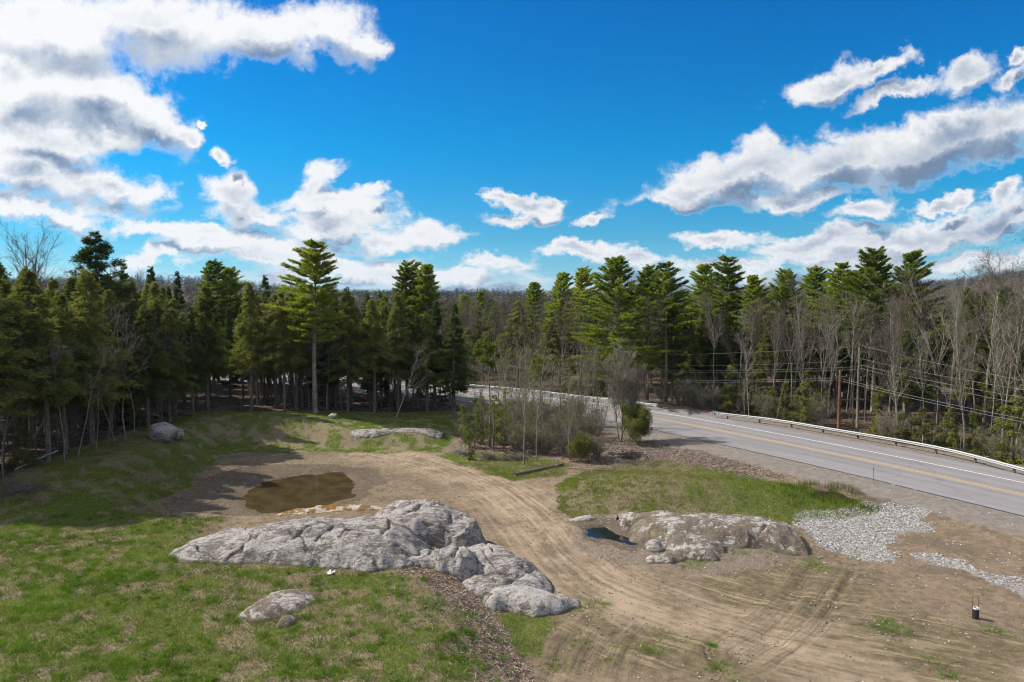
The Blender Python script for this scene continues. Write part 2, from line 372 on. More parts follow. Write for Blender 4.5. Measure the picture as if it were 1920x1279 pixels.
def cover(x, y):
    """grass, green, litter, forest, gravel, mud, sand, wet, shoulder"""
    rd, al = pathdist(ROADC, x, y)
    c = {}
    field = zm('field', x, y, 1.2); bank = zm('bank', x, y, 1.0); mound = zm('mound', x, y, 0.7)
    te = zm('thk_edge', x, y, 0.8); lp = zm('low_patch', x, y, 0.5, 0.4)
    lit2 = zm('litter2', x, y, 1.5, 1.8)
    g = np.maximum.reduce([field * 0.85, bank * 1.0, mound * 0.95, te * 0.6, lp * 0.85])
    g = g * (1 - 0.5 * lit2)
    # the grass that lies beyond the field near the left edge
    patch = fbm(x, y, 0.28, 4, 61) * 0.55 + fbm(x, y, 1.2, 3, 64) * 0.65
    green = np.clip(0.46 - 0.17 * sst(x, pz(430, 1150)[0], pz(620, 1150)[0]) * sst(-y, -44, -36) + patch * 1.9, 0, 1) * field + bank * np.clip(0.54 + patch * 1.0, 0, 1) + te * 0.6 + lp
    mgreen = 0.44 + 0.55 * sst(x, pz(1290, 905)[0], pz(1400, 905)[0]) + patch * 0.3
    mgreen = np.maximum(mgreen, 0.95 * gauss(x, y, pz(1068, 915), 0.9, 2.5))
    green = np.where(mound > 0.3, np.clip(mgreen, 0, 1), np.clip(green, 0, 1))
    c['grass'] = g; c['green'] = green
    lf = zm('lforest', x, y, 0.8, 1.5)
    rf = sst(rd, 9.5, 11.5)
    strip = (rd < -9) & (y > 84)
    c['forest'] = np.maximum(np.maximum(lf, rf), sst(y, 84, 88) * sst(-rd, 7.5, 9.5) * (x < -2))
    c['litter'] = np.maximum.reduce([zm('litter1', x, y, 1.0), lit2, zm('litter3', x, y, 0.8) , zm('thicket', x, y, 1.0) * 0.8])
    c['gravel'] = np.maximum(zm('gravel', x, y, 0.5, 1.0), 0.75 * zm('gravel2', x, y, 0.5, 0.8))
    c['mud'] = np.maximum.reduce([zm('mud', x, y, 1.2), 0.8 * zm('mud2', x, y, 1.5, 1.5), 0.75 * zm('mud3', x, y, 1.2)])
    dd, da = pathdist(DRIVE, x, y)
    c['sand'] = (1 - sst(np.abs(dd), 1.2, 4.5)) * (1 - 0.5 * c['mud'])
    c['rubble'] = zm('outcrop', x, y, 0.8)
    wet = np.maximum.reduce([zm('wet1', x, y, 1.0), zm('wet2', x, y, 0.5), zm('wet3', x, y, 0.8)])
    c['wet'] = np.clip(wet, 0, 1)
    c['shoulder'] = (1 - sst(-rd, 8.3, 10.5)) * (rd < 0) + (rd >= 0) * (1 - sst(rd, 8.8, 10.0))
    fd, fa = pathdist(FAN, x, y)
    fm = (1 - sst(np.abs(fd), 1.5, 3.0)) * zm('mud3', x, y, 1.0)
    ad, aa = pathdist(ARC, x, y)
    am = (1 - sst(np.abs(ad), 1.2, 2.2))
    c['sd'] = dd; c['sa'] = da; c['sb'] = np.where(am > fm, ad, fd)
    c['trk'] = np.maximum(fm, am)
    return c

# ------------------------------------------------------------------ mesh and object helpers
def mesh_np(name, verts, faces, mat=None, smooth=False):
    """faces: list of (n,3) / (n,4) integer arrays"""
    verts = np.asarray(verts, np.float32)
    faces = [np.asarray(f, np.int32) for f in (faces if isinstance(faces, list) else [faces]) if len(f)]
    me = bpy.data.meshes.new(name)
    me.vertices.add(len(verts)); me.vertices.foreach_set('co', verts.ravel())
    nl = sum(f.size for f in faces); npol = sum(len(f) for f in faces)
    me.loops.add(nl); me.polygons.add(npol)
    me.loops.foreach_set('vertex_index', np.concatenate([f.ravel() for f in faces]))
    tot = np.concatenate([np.full(len(f), f.shape[1], np.int32) for f in faces])
    st = np.concatenate([[0], np.cumsum(tot)[:-1]]).astype(np.int32)
    me.polygons.foreach_set('loop_start', st)
    me.polygons.foreach_set('use_smooth', np.full(npol, smooth, bool))
    me.update(calc_edges=True)
    if mat: me.materials.append(mat)
    return me

def link(name, data, parent=None, loc=(0, 0, 0), rz=0.0):
    o = bpy.data.objects.new(name, data); COL.objects.link(o)
    o.location = loc; o.rotation_euler = (0, 0, rz)
    if parent: o.parent = parent
    return o

def tag(o, label=None, cat=None, group=None, kind=None):
    if label: o['label'] = label
    if cat: o['category'] = cat
    if group: o['group'] = group
    if kind: o['kind'] = kind
    return o

class MB:
    """collects vertices and faces for one mesh"""
    def __init__(s): s.v = []; s.f3 = []; s.f4 = []; s.n = 0
    def add(s, v, f):
        v = np.asarray(v, float); f = np.asarray(f, int)
        (s.f3 if f.shape[1] == 3 else s.f4).append(f + s.n); s.v.append(v); s.n += len(v)
    def box(s, c, size, rz=0.0, taper=1.0):
        x, y, z = [q / 2 for q in size]
        p = np.array([(-x, -y, -z), (x, -y, -z), (x, y, -z), (-x, y, -z), (-x, -y, z), (x, -y, z), (x, y, z), (-x, y, z)])
        p[4:, :2] *= taper; ca, sa = math.cos(rz), math.sin(rz)
        p = np.stack([p[:, 0] * ca - p[:, 1] * sa, p[:, 0] * sa + p[:, 1] * ca, p[:, 2]], 1) + np.array(c)
        s.add(p, [(0, 3, 2, 1), (4, 5, 6, 7), (0, 1, 5, 4), (1, 2, 6, 5), (2, 3, 7, 6), (3, 0, 4, 7)])
    def tube(s, P, rad, k=6, caps=True):
        P = np.asarray(P, float); n = len(P); rad = np.broadcast_to(np.asarray(rad, float), (n,))
        T = np.gradient(P, axis=0); T /= np.linalg.norm(T, axis=1)[:, None] + 1e-9
        ref = np.where(np.abs(T[:, 2:3]) > 0.9, np.array([[1., 0, 0]]), np.array([[0, 0, 1.]]))
        A = np.cross(T, ref); A /= np.linalg.norm(A, axis=1)[:, None] + 1e-9; B = np.cross(T, A)
        ang = np.arange(k) * 2 * math.pi / k
        v = P[:, None, :] + rad[:, None, None] * (A[:, None, :] * np.cos(ang)[None, :, None] + B[:, None, :] * np.sin(ang)[None, :, None])
        i = np.arange(n - 1)[:, None] * k; j = np.arange(k)[None, :]; j2 = (j + 1) % k
        f = np.stack([i + j, i + j2, i + k + j2, i + k + j], -1).reshape(-1, 4)
        s.add(v.reshape(-1, 3), f)
        if caps:
            for e, r in ((0, 1), (n - 1, -1)):
                c = s.n; s.v.append(P[e:e + 1]); s.n += 1
                b = c - n * k + e * k if e == 0 else c - (1 if caps and e else 0) - n * k + e * k
                ring = np.arange(k) + (c - n * k + e * k if e == 0 else c - 1 - n * k + e * k)
                s.f3.append(np.stack([np.full(k, c), ring, np.roll(ring, -1)], 1))
    def segs(s, p0, p1, r0, r1, k=3):
        """many tapered prisms at once"""
        p0 = np.asarray(p0, float); p1 = np.asarray(p1, float); r0 = np.asarray(r0, float); r1 = np.asarray(r1, float); n = len(p0)
        if n == 0: return
        T = p1 - p0; T /= np.linalg.norm(T, axis=1)[:, None] + 1e-9
        ref = np.where(np.abs(T[:, 2:3]) > 0.9, np.array([[1., 0, 0]]), np.array([[0, 0, 1.]]))
        A = np.cross(T, ref); A /= np.linalg.norm(A, axis=1)[:, None] + 1e-9; B = np.cross(T, A)
        ang = np.arange(k) * 2 * math.pi / k
        off = A[:, None, :] * np.cos(ang)[None, :, None] + B[:, None, :] * np.sin(ang)[None, :, None]
        v = np.concatenate([p0[:, None] + off * r0[:, None, None], p1[:, None] + off * r1[:, None, None]], 1)
        b = (np.arange(n) * 2 * k)[:, None]; j = np.arange(k)[None, :]; j2 = (j + 1) % k
        s.add(v.reshape(-1, 3), np.stack([b + j, b + j2, b + k + j2, b + k + j], -1).reshape(-1, 4))
    def mesh(s, name, mat, smooth=False):
        return mesh_np(name, np.concatenate(s.v), [np.concatenate(q) for q in (s.f3, s.f4) if q], mat, smooth)

def unit(v): return v / (np.linalg.norm(v, axis=-1, keepdims=True) + 1e-9)

def needles(C, D, k, ln, wd, spread, r, up=0.0):
    """k thin triangles at each centre, fanned about direction D"""
    C = np.repeat(C, k, 0); D = np.repeat(D, k, 0); n = len(C)
    d = unit(D + r.normal(0, spread, (n, 3)) + np.array([0, 0, up]))
    side = unit(np.cross(d, r.normal(0, 1, (n, 3))))
    L = ln * r.uniform(0.6, 1.25, (n, 1)); w = wd * r.uniform(0.7, 1.3, (n, 1))
    C = C + r.normal(0, ln * 0.18, (n, 3))
    v = np.stack([C - side * w / 2, C + side * w / 2, C + d * L], 1).reshape(-1, 3)
    return v, np.arange(3 * n).reshape(-1, 3)

# ------------------------------------------------------------------ materials
def mat(name):
    m = bpy.data.materials.new(name); m.use_nodes = True; m.node_tree.nodes.clear(); return m, NT(m.node_tree)

def finish(N, col, rough=0.9, bump=None, bstr=0.4, bdist=0.05, spec=0.25, metal=0.0, alpha=None):
    b = N.n('ShaderNodeBsdfPrincipled'); N.put(b.inputs['Base Color'], col if isinstance(col, bpy.types.NodeSocket) else rgba(col))
    N.put(b.inputs['Roughness'], rough); N.put(b.inputs['Metallic'], metal); N.put(b.inputs['Specular IOR Level'], spec)
    if alpha is not None: N.put(b.inputs['Alpha'], alpha)
    if bump is not None:
        bn = N.n('ShaderNodeBump'); N.put(bn.inputs['Height'], bump); bn.inputs['Strength'].default_value = bstr
        bn.inputs['Distance'].default_value = bdist; N.put(b.inputs['Normal'], bn.outputs[0])
    N.put(N.n('ShaderNodeOutputMaterial').inputs[0], b.outputs[0]); return b

def pos(N): return N.n('ShaderNodeNewGeometry').outputs['Position']
def obc(N): return N.n('ShaderNodeTexCoord').outputs['Object']
def ornd(N): return N.n('ShaderNodeObjectInfo').outputs['Random']

def foliage(name, a, b, c, trans=0.28):
    """a dark, b mid, c light leaf colour, varied by clump, by leaf and by tree"""
    m, N = mat(name)
    P = obc(N); q = N.vmath('ADD', P, N.vmath('SCALE', (37.0, 11.0, 5.0), ornd(N)))
    n1 = N.noise(q, 0.55, 3, 0.6); n2 = N.noise(q, 3.1, 2, 0.7)
    f = N.math('ADD', N.math('MULTIPLY', n1, 0.6), N.math('MULTIPLY', n2, 0.4))
    f = N.math('ADD', f, N.math('MULTIPLY', N.math('SUBTRACT', ornd(N), 0.5), 0.22))
    col = N.mix(N.step(f, 0.30, 0.52), a, b); col = N.mix(N.step(f, 0.50, 0.74), col, c)
    d = N.n('ShaderNodeBsdfDiffuse'); N.put(d.inputs[0], col)
    t = N.n('ShaderNodeBsdfTranslucent'); N.put(t.inputs[0], N.mix(1.0, col, (0.9, 1.0, 0.5), 'MULTIPLY'))
    mx = N.n('ShaderNodeMixShader'); mx.inputs[0].default_value = trans
    N.put(mx.inputs[1], d.outputs[0]); N.put(mx.inputs[2], t.outputs[0])
    N.put(N.n('ShaderNodeOutputMaterial').inputs[0], mx.outputs[0]); return m

def bark(name, a, b, sc=3.0, band=6.0):
    m, N = mat(name); q = N.mapping(obc(N), scale=(1, 1, 0.25))
    n1 = N.noise(q, sc * 2, 5, 0.65); n2 = N.noise(N.mapping(obc(N), scale=(.6, .6, 1.6)), sc, 3, 0.6)
    col = N.mix(N.step(n1, 0.32, 0.68), a, b); col = N.mix(N.step(n2, 0.55, 0.75), col, tuple(x * 0.55 for x in a))
    finish(N, col, 0.95, n1, 0.5, 0.03, 0.1); return m

M = {}
M['pine'] = foliage('white_pine_needles', (0.105, 0.145, 0.028), (0.27, 0.315, 0.050), (0.46, 0.465, 0.076), 0.50)
M['hem'] = foliage('hemlock_needles', (0.100, 0.115, 0.040), (0.205, 0.215, 0.070), (0.36, 0.34, 0.11), 0.48)
M['spruce'] = foliage('spruce_needles', (0.045, 0.065, 0.026), (0.095, 0.128, 0.045), (0.18, 0.205, 0.068), 0.38)
M['young'] = foliage('young_evergreen_needles', (0.09, 0.12, 0.025), (0.18, 0.21, 0.04), (0.30, 0.30, 0.06), 0.38)
M['bud'] = foliage('spring_buds', (0.10, 0.09, 0.035), (0.16, 0.16, 0.05), (0.22, 0.22, 0.07), 0.35)
M['rbud'] = foliage('red_brown_dead_leaves', (0.10, 0.055, 0.03), (0.16, 0.09, 0.05), (0.20, 0.13, 0.07), 0.3)
M['bark_c'] = bark('conifer_bark', (0.10, 0.082, 0.068), (0.21, 0.18, 0.155))
M['bark_p'] = bark('pine_bark', (0.15, 0.125, 0.10), (0.33, 0.29, 0.25), 2.0)
M['bark_g'] = bark('grey_hardwood_bark', (0.13, 0.11, 0.09), (0.27, 0.24, 0.20))
M['bark_b'] = bark('pale_birch_bark', (0.19, 0.172, 0.145), (0.35, 0.32, 0.27))
M['twig'] = bark('brown_twigs', (0.098, 0.083, 0.064), (0.19, 0.165, 0.13))
M['twig_l'] = bark('pale_grey_twigs', (0.16, 0.142, 0.115), (0.31, 0.28, 0.23))
M['dead'] = bark('weathered_deadwood', (0.20, 0.18, 0.155), (0.42, 0.39, 0.34))
M['darkwood'] = bark('dark_rotting_wood', (0.07, 0.06, 0.05), (0.16, 0.14, 0.12))
M['polewood'] = bark('treated_pole_wood', (0.09, 0.04, 0.025), (0.19, 0.085, 0.05))
M['polewood2'] = bark('old_pole_wood', (0.10, 0.085, 0.06), (0.19, 0.16, 0.12))

def simple(name, c, rough=0.6, metal=0.0, var=0.25, sc=8.0):
    m, N = mat(name); n = N.noise(obc(N), sc, 4, 0.6)
    finish(N, N.mix(n, tuple(x * (1 - var) for x in c), tuple(min(1, x * (1 + var)) for x in c)), rough, n, 0.15, 0.01, 0.4, metal); return m
M['galv'] = simple('galvanised_steel', (0.40, 0.41, 0.41), 0.6, 0.2)
M['postwood'] = simple('weathered_post', (0.16, 0.13, 0.10), 0.9)
M['black'] = simple('black_plastic', (0.022, 0.024, 0.034), 0.45)
M['white'] = simple('white_plastic', (0.75, 0.75, 0.74), 0.5, 0, 0.1)
M['rebar'] = simple('rusty_rebar', (0.12, 0.075, 0.055), 0.8)
M['wire'] = simple('aluminium_cable', (0.24, 0.24, 0.24), 0.6, 0.0)
M['ceramic'] = simple('insulator_glaze', (0.3, 0.3, 0.32), 0.3)
M['steelpost'] = simple('dull_marker_post', (0.20, 0.17, 0.15), 0.7)

def rock_mat(name, base=(0.35, 0.325, 0.305), dark=(0.095, 0.085, 0.078), pink=(0.37, 0.315, 0.28), moss=None, stain=0.95, soil=0.0):
    m, N = mat(name); P = pos(N)
    st = N.mapping(P, rot=(0, 0, R(-18)), scale=(0.45, 1.5, 1.5))
    a = N.noise(st, 1.1, 6, 0.62, 0.6); b = N.noise(P, 3.5, 5, 0.7); sp = N.noise(P, 26.0, 3, 0.75)
    c2 = N.noise(N.mapping(P, rot=(0, 0, R(-18)), scale=(0.7, 2.4, 2.4)), 2.2, 7, 0.68, 1.2)
    lich = N.noise(P, 9.0, 4, 0.7)
    col = N.mix(N.step(a, 0.35, 0.7), base, pink)
    sv_ = N.math('ADD', N.math('MULTIPLY', a, 0.45), N.math('MULTIPLY', c2, 0.55))
    col = N.mix(N.math('MULTIPLY', N.step(sv_, 0.545 - 0.07 * stain, 0.61 - 0.07 * stain), 0.80), col, dark)
    col = N.mix(N.math('MULTIPLY', N.step(c2, 0.50, 0.36), 0.45), col, tuple(min(1, x * 1.35) for x in base))
    col = N.mix(N.math('MULTIPLY', N.math('MULTIPLY', N.step(lich, 0.50, 0.60), N.step(b, 0.42, 0.58)), 0.7), col, tuple(x * 0.6 for x in dark))
    col = N.mix(N.math('MULTIPLY', N.step(sp, 0.52, 0.66), 0.55), col, dark)
    col = N.mix(N.math('MULTIPLY', N.step(sp, 0.46, 0.34), 0.45), col, (0.60, 0.58, 0.55))
    cr_ = N.attr('crev', 'Fac')
    ncr = N.math('ADD', cr_, N.math('MULTIPLY', N.math('SUBTRACT', b, 0.5), 0.9))
    col = N.mix(N.math('MULTIPLY', N.step(ncr, 0.42, 0.62), 0.85), col, (0.085, 0.068, 0.045))  # dark joints, with the shading of the cracks put into the colour
    nrm = N.sep(N.n('ShaderNodeNewGeometry').outputs['Normal'])[2]
    if moss:
        col = N.mix(N.step(N.math('ADD', N.noise(P, 1.3, 4, 0.6), N.math('MULTIPLY', N.math('SUBTRACT', nrm, 0.8), 0.2)), 0.50, 0.56), col, moss)
    if soil:
        col = N.mix(N.step(N.math('ADD', N.math('MULTIPLY', N.noise(P, 0.9, 5, 0.65), 0.6), N.math('MULTIPLY', b, 0.4)), 0.60 - 0.2 * soil, 0.66 - 0.2 * soil), col, N.mix(N.step(sp, 0.4, 0.62), (0.10, 0.078, 0.058), (0.24, 0.195, 0.155)))
    # soil and grass at the foot
    ft = N.math('ADD', N.attr('foot', 'Fac'), N.math('MULTIPLY', N.math('SUBTRACT', b, 0.5), 0.8))
    col = N.mix(N.math('MULTIPLY', N.step(ft, 0.55, 0.85), 0.8), col, N.mix(N.step(a, 0.45, 0.6), (0.13, 0.10, 0.07), (0.10, 0.11, 0.04)))
    bh = N.math('ADD', N.math('MULTIPLY', b, 0.7), N.math('MULTIPLY', sp, 0.35))
    bh = N.math('ADD', bh, N.math('MULTIPLY', N.noise(st, 4.0, 6, 0.65, 0.8), 0.8))
    bh = N.math('ADD', bh, N.math('MULTIPLY', N.noise(P, 12.0, 4, 0.7), 0.35))
    finish(N, col, 0.92, bh, 0.9, 0.13, 0.2); return m
M['rock'] = rock_mat('granite_ledge')
M['rock_w'] = rock_mat('pale_granite', (0.38, 0.36, 0.34), pink=(0.42, 0.37, 0.335), stain=0.45)
M['rock_s'] = rock_mat('granite_under_soil', (0.40, 0.375, 0.35), pink=(0.43, 0.37, 0.33), stain=0.6, soil=0.76)
M['rock_m'] = rock_mat('granite_with_orange_moss', (0.50, 0.42, 0.31), moss=(0.19, 0.10, 0.022), stain=0.0)
M['rock_d'] = rock_mat('grey_boulder_stone', (0.36, 0.34, 0.32), stain=0.5)  # even grey boulder granite with moderate dark stains

# ---- ground
def ground_mat():
    m, N = mat('ground'); P = pos(N)
    A = N.sep(N.attr('zA')); B = N.sep(N.attr('zB')); C = N.sep(N.attr('zC')); D = N.sep(N.attr('zD'))
    grass, green, litter = A[0], A[1], A[2]; forest, gravel, mud = B[0], B[1], B[2]
    sand, wet, shoulder = C[0], C[1], C[2]; trk, rub = D[0], D[1]
    sdv = N.attr('zS'); S_ = N.sep(sdv)
    big = N.noise(P, 0.45, 5, 0.6); med = N.noise(P, 2.2, 5, 0.65); fin = N.noise(P, 11.0, 4, 0.7); grit = N.noise(P, 42.0, 3, 0.75)
    st = N.noise(N.comb(N.math('MULTIPLY', S_[0], 3.2), N.math('MULTIPLY', S_[1], 0.16), 0.0), 1.0, 5, 0.62, 0.5)
    st2 = N.noise(N.comb(N.math('MULTIPLY', S_[2], 7.0), N.math('MULTIPLY', N.sep(P)[1], 0.35), 3.0), 1.0, 4, 0.6, 0.3)
    def th(mk, nz, k=0.9, w=0.12): return N.step(N.math('ADD', mk, N.math('MULTIPLY', N.math('SUBTRACT', nz, 0.5), k)), 0.5 - w, 0.5 + w)
    dirt = N.mix(N.step(med, 0.3, 0.7), (0.128, 0.095, 0.062), (0.240, 0.182, 0.120))
    dirt = N.mix(N.math('MULTIPLY', N.step(big, 0.45, 0.65), 0.5), dirt, (0.215, 0.155, 0.112))
    damp = N.noise(N.mapping(P, scale=(1, 1.6, 1)), 0.22, 5, 0.62)
    dirt = N.mix(N.math('MULTIPLY', N.step(damp, 0.50, 0.60), 0.55), dirt, (0.115, 0.088, 0.062))
    # sandy, packed wheel lanes
    f = N.math('MULTIPLY', N.math('MULTIPLY', sand, 1.0), N.step(N.math('ADD', N.math('MULTIPLY', st, 0.55), N.math('MULTIPLY', big, 0.45)), 0.38, 0.62))
    col = N.mix(f, dirt, N.mix(med, (0.285, 0.218, 0.144), (0.380, 0.300, 0.206)))
    mudc = N.mix(N.step(med, 0.35, 0.65), (0.105, 0.080, 0.048), (0.170, 0.132, 0.080))
    mudc = N.mix(N.math('MULTIPLY', N.step(N.math('ADD', N.math('MULTIPLY', st, 0.6), N.math('MULTIPLY', big, 0.4)), 0.50, 0.62), 0.6), mudc, (0.345, 0.275, 0.175))
    mudc = N.mix(N.math('MULTIPLY', N.step(fin, 0.55, 0.7), 0.25), mudc, (0.11, 0.115, 0.04))
    col = N.mix(th(mud, N.math('ADD', N.math('MULTIPLY', st, 0.5), N.math('MULTIPLY', big, 0.5)), 1.6, 0.2), col, mudc)
    trs = N.math('MULTIPLY', trk, N.step(st2, 0.52, 0.66))
    col = N.mix(N.math('MULTIPLY', trs, 0.6), col, (0.11, 0.085, 0.06))
    col = N.mix(N.math('MULTIPLY', th(rub, med, 1.0, 0.2), 0.75), col, N.mix(N.step(fin, 0.4, 0.62), (0.12, 0.092, 0.07), (0.25, 0.205, 0.165)))
    sh = N.mix(N.step(med, 0.35, 0.7), (0.155, 0.132, 0.112), (0.225, 0.195, 0.168))
    sh = N.mix(N.step(grit, 0.55, 0.7), sh, (0.34, 0.31, 0.28))
    col = N.mix(th(shoulder, med, 0.7, 0.15), col, sh)
    # litter: leaves and wood chips
    lc = N.vor(P, 14.0, out='Color'); lcs = N.sep(lc)[0]
    lit = N.mix(N.step(lcs, 0.2, 0.8), (0.085, 0.055, 0.038), (0.22, 0.150, 0.105)); lit = N.mix(N.step(lcs, 0.86, 0.9), lit, (0.36, 0.30, 0.25))
    col = N.mix(th(litter, med, 0.9, 0.12), col, lit)
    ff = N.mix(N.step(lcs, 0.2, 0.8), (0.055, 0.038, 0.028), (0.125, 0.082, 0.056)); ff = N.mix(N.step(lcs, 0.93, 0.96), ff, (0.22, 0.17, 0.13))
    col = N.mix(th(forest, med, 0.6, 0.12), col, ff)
    # thatch and short grass
    thatch = N.mix(N.step(fin, 0.3, 0.7), (0.125, 0.105, 0.062), (0.25, 0.205, 0.125)); thatch = N.mix(N.step(med, 0.5, 0.75), thatch, (0.20, 0.145, 0.10))
    gr = N.mix(N.step(fin, 0.35, 0.65), (0.080, 0.095, 0.028), (0.155, 0.170, 0.050))
    ggn = N.math('ADD', N.math('MULTIPLY', med, 0.55), N.math('MULTIPLY', fin, 0.45))
    gcol = N.mix(N.step(N.math('ADD', N.math('SUBTRACT', green, 0.5), ggn), 0.42, 0.62), thatch, gr)
    col = N.mix(th(grass, ggn, 1.3, 0.18), col, gcol)
    gv = N.mix(N.step(N.sep(N.vor(P, 9.0, out='Color'))[0], 0.1, 0.9), (0.15, 0.135, 0.12), (0.36, 0.35, 0.34))
    col = N.mix(N.math('MULTIPLY', th(gravel, N.math('ADD', N.math('MULTIPLY', med, 0.5), N.math('MULTIPLY', fin, 0.5)), 2.2, 0.15), 0.8), col, gv)
    col = N.mix(N.math('MULTIPLY', th(wet, big, 0.9, 0.25), 0.62), col, N.mix(med, (0.045, 0.034, 0.02), (0.10, 0.075, 0.048)))
    vl = N.sep(N.vor(P, 5.0, out='Color'))[1]
    col = N.mix(N.math('MULTIPLY', N.step(grit, 0.30, 0.5), -0.0), col, (0.1, 0.1, 0.1))
    col = N.mix(N.step(grit, 0.40, 0.60), N.mix(1.0, col, (0.78, 0.78, 0.78), 'MULTIPLY'), N.mix(1.0, col, (1.16, 1.16, 1.16), 'MULTIPLY'))
    # far woods seen as ground: dark brown green
    bh = N.math('ADD', N.math('MULTIPLY', fin, 0.5), N.math('MULTIPLY', grit, 0.25))
    bh = N.math('ADD', bh, N.math('MULTIPLY', N.math('MULTIPLY', trk, st2), 0.9))
    bh = N.math('ADD', bh, N.math('MULTIPLY', N.math('MULTIPLY', sand, st), 0.6))
    bh = N.math('ADD', bh, N.math('MULTIPLY', med, 0.6))
    rough = N.step(wet, 0.3, 1.0, 0.95, 0.7)
    finish(N, col, rough, bh, 0.8, 0.09, 0.15)
    return m

def axis(segs):
    out = [segs[0][0]]
    for a, b, s0, s1 in segs:
        p = a; 
        while p < b - 1e-6:
            t = (p - a) / (b - a); s = s0 * (s1 / s0) ** t
            p = min(b, p + s); out.append(p)
    return np.array(out)

gx = axis([(-2600, -120, 160, 6), (-120, -42, 6, 0.5), (-42, -34, 0.5, 0.2), (-34, 40, 0.14, 0.14), (40, 50, 0.2, 0.6), (50, 120, 0.6, 6), (120, 2600, 6, 160)])
gy = axis([(-150, 15, 20, 0.5), (15, 23, 0.5, 0.14), (23, 60, 0.12, 0.15), (60, 80, 0.15, 0.3), (80, 120, 0.3, 0.8), (120, 300, 0.8, 12), (300, 3400, 12, 160)])
GX, GY = np.meshgrid(gx, gy); vx, vy = GX.ravel(), GY.ravel()
vz = height(vx, vy)
cv = cover(vx, vy)
vz = vz + cv['trk'] * (vnoise(cv['sb'] * 3.4, vy * 0.12, 7) * 0.075 + vnoise(cv['sb'] * 8.0, vy * 0.2, 8) * 0.025)
vz = vz + cv['sand'] * vnoise(cv['sd'] * 1.9, cv['sa'] * 0.06, 9) * 0.035 * (cv['gravel'] < .3)
nx, ny = len(gx), len(gy)
ii = (np.arange(ny - 1)[:, None] * nx + np.arange(nx - 1)[None, :]).ravel()
gm = mesh_np('ground', np.stack([vx, vy, vz], 1), np.stack([ii, ii + 1, ii + nx + 1, ii + nx], 1), ground_mat(), True)
def setcol(me, name, chans):
    a = me.attributes.new(name, 'FLOAT_COLOR', 'POINT'); n = len(me.vertices)
    arr = np.ones((n, 4), np.float32)
    for i, c in enumerate(chans): arr[:, i] = c
    a.data.foreach_set('color', arr.ravel())
zero = np.zeros(len(vx))
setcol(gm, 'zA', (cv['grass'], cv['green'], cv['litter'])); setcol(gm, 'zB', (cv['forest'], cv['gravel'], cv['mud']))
setcol(gm, 'zC', (cv['sand'], cv['wet'], cv['shoulder'])); setcol(gm, 'zD', (cv['trk'], cv['rubble'], zero))
setcol(gm, 'zS', (cv['sd'], cv['sa'], cv['sb']))
tag(link('ground', gm), kind='structure')
print('ground verts', len(vx))

# ---- road: one ribbon of asphalt, painted lines 4 mm above
def ribbon(name, off0, off1, z, matl, i0=0, i1=None, sub=6):
    P = catmull(ROADC[i0:i1], 3); T = unit(np.gradient(P, axis=0)); Nn = np.stack([-T[:, 1], T[:, 0]], 1)
    o = np.linspace(off0, off1, sub + 1)
    edge = fbm(np.arange(len(P)) * 0.9, np.zeros(len(P)), 1.0, 3, 77) * (0.12 if off1 - off0 > 3 else 0.0)
    v = []
    for k, q in enumerate(o):
        e = edge if k in (0, sub) else 0
        xy = P + Nn * np.reshape(q + e, (-1, 1)) if np.ndim(e) else P + Nn * q
        v.append(np.concatenate([xy, np.full((len(P), 1), z)], 1))
    n = len(P); v = np.stack(v, 1).reshape(-1, 3); k = sub + 1
    i = np.arange(n - 1)[:, None] * k + np.arange(sub)[None, :]
    f = np.stack([i, i + k, i + k + 1, i + 1], -1).reshape(-1, 4)[:, ::-1]
    return mesh_np(name, v, f, matl)

def asphalt():
    m, N = mat('asphalt'); P = pos(N); n = N.noise(P, 0.5, 5, 0.6); g = N.noise(P, 30, 3, 0.7)
    lane = N.sep(N.attr('lane'))[0]
    lng = N.noise(N.comb(N.math('MULTIPLY', lane, 1.3), N.math('MULTIPLY', N.sep(N.attr('lane'))[1], 0.03), 0), 1.0, 4, 0.6)
    col = N.mix(N.step(n, 0.3, 0.7), (0.185, 0.174, 0.178), (0.215, 0.202, 0.204)); col = N.mix(N.step(lng, 0.4, 0.62), col, (0.228, 0.216, 0.216))
    col = N.mix(N.math('MULTIPLY', N.step(g, 0.5, 0.7), 0.35), col, (0.11, 0.105, 0.105))
    wp = N.math('ABSOLUTE', N.math('SUBTRACT', N.math('ABSOLUTE', lane), 1.85)); wp = N.math('ABSOLUTE', N.math('SUBTRACT', wp, 0.85))
    col = N.mix(N.math('MULTIPLY', N.step(N.math('ADD', wp, N.math('MULTIPLY', n, 0.3)), 0.60, 0.15), 0.30), col, (0.14, 0.132, 0.134))
    pt_ = N.noise(N.comb(N.math('MULTIPLY', lane, 0.25), N.math('MULTIPLY', N.sep(N.attr('lane'))[1], 0.06), 5.0), 1.0, 2, 0.4)
    col = N.mix(N.math('MULTIPLY', N.step(pt_, 0.60, 0.605), 0.22), col, (0.12, 0.115, 0.118))
    cx = N.vor(N.vmath('ADD', P, N.vmath('SCALE', N.noise(P, 0.7, 3, 0.6, col=True), 1.5)), 0.10, 'DISTANCE_TO_EDGE')
    col = N.mix(N.math('MULTIPLY', N.step(cx, 0.006, 0.001), 0.45), col, (0.10, 0.094, 0.092))
    finish(N, col, 0.85, g, 0.3, 0.01, 0.3); return m
rm = ribbon('road', -5.6, 6.7, ROADZ, asphalt())
co = np.empty(len(rm.vertices) * 3, np.float32); rm.vertices.foreach_get('co', co); co = co.reshape(-1, 3)
ld, la = pathdist(ROADC, co[:, 0], co[:, 1]); setcol(rm, 'lane', (ld, la, ld * 0))
tag(link('road', rm), kind='structure')
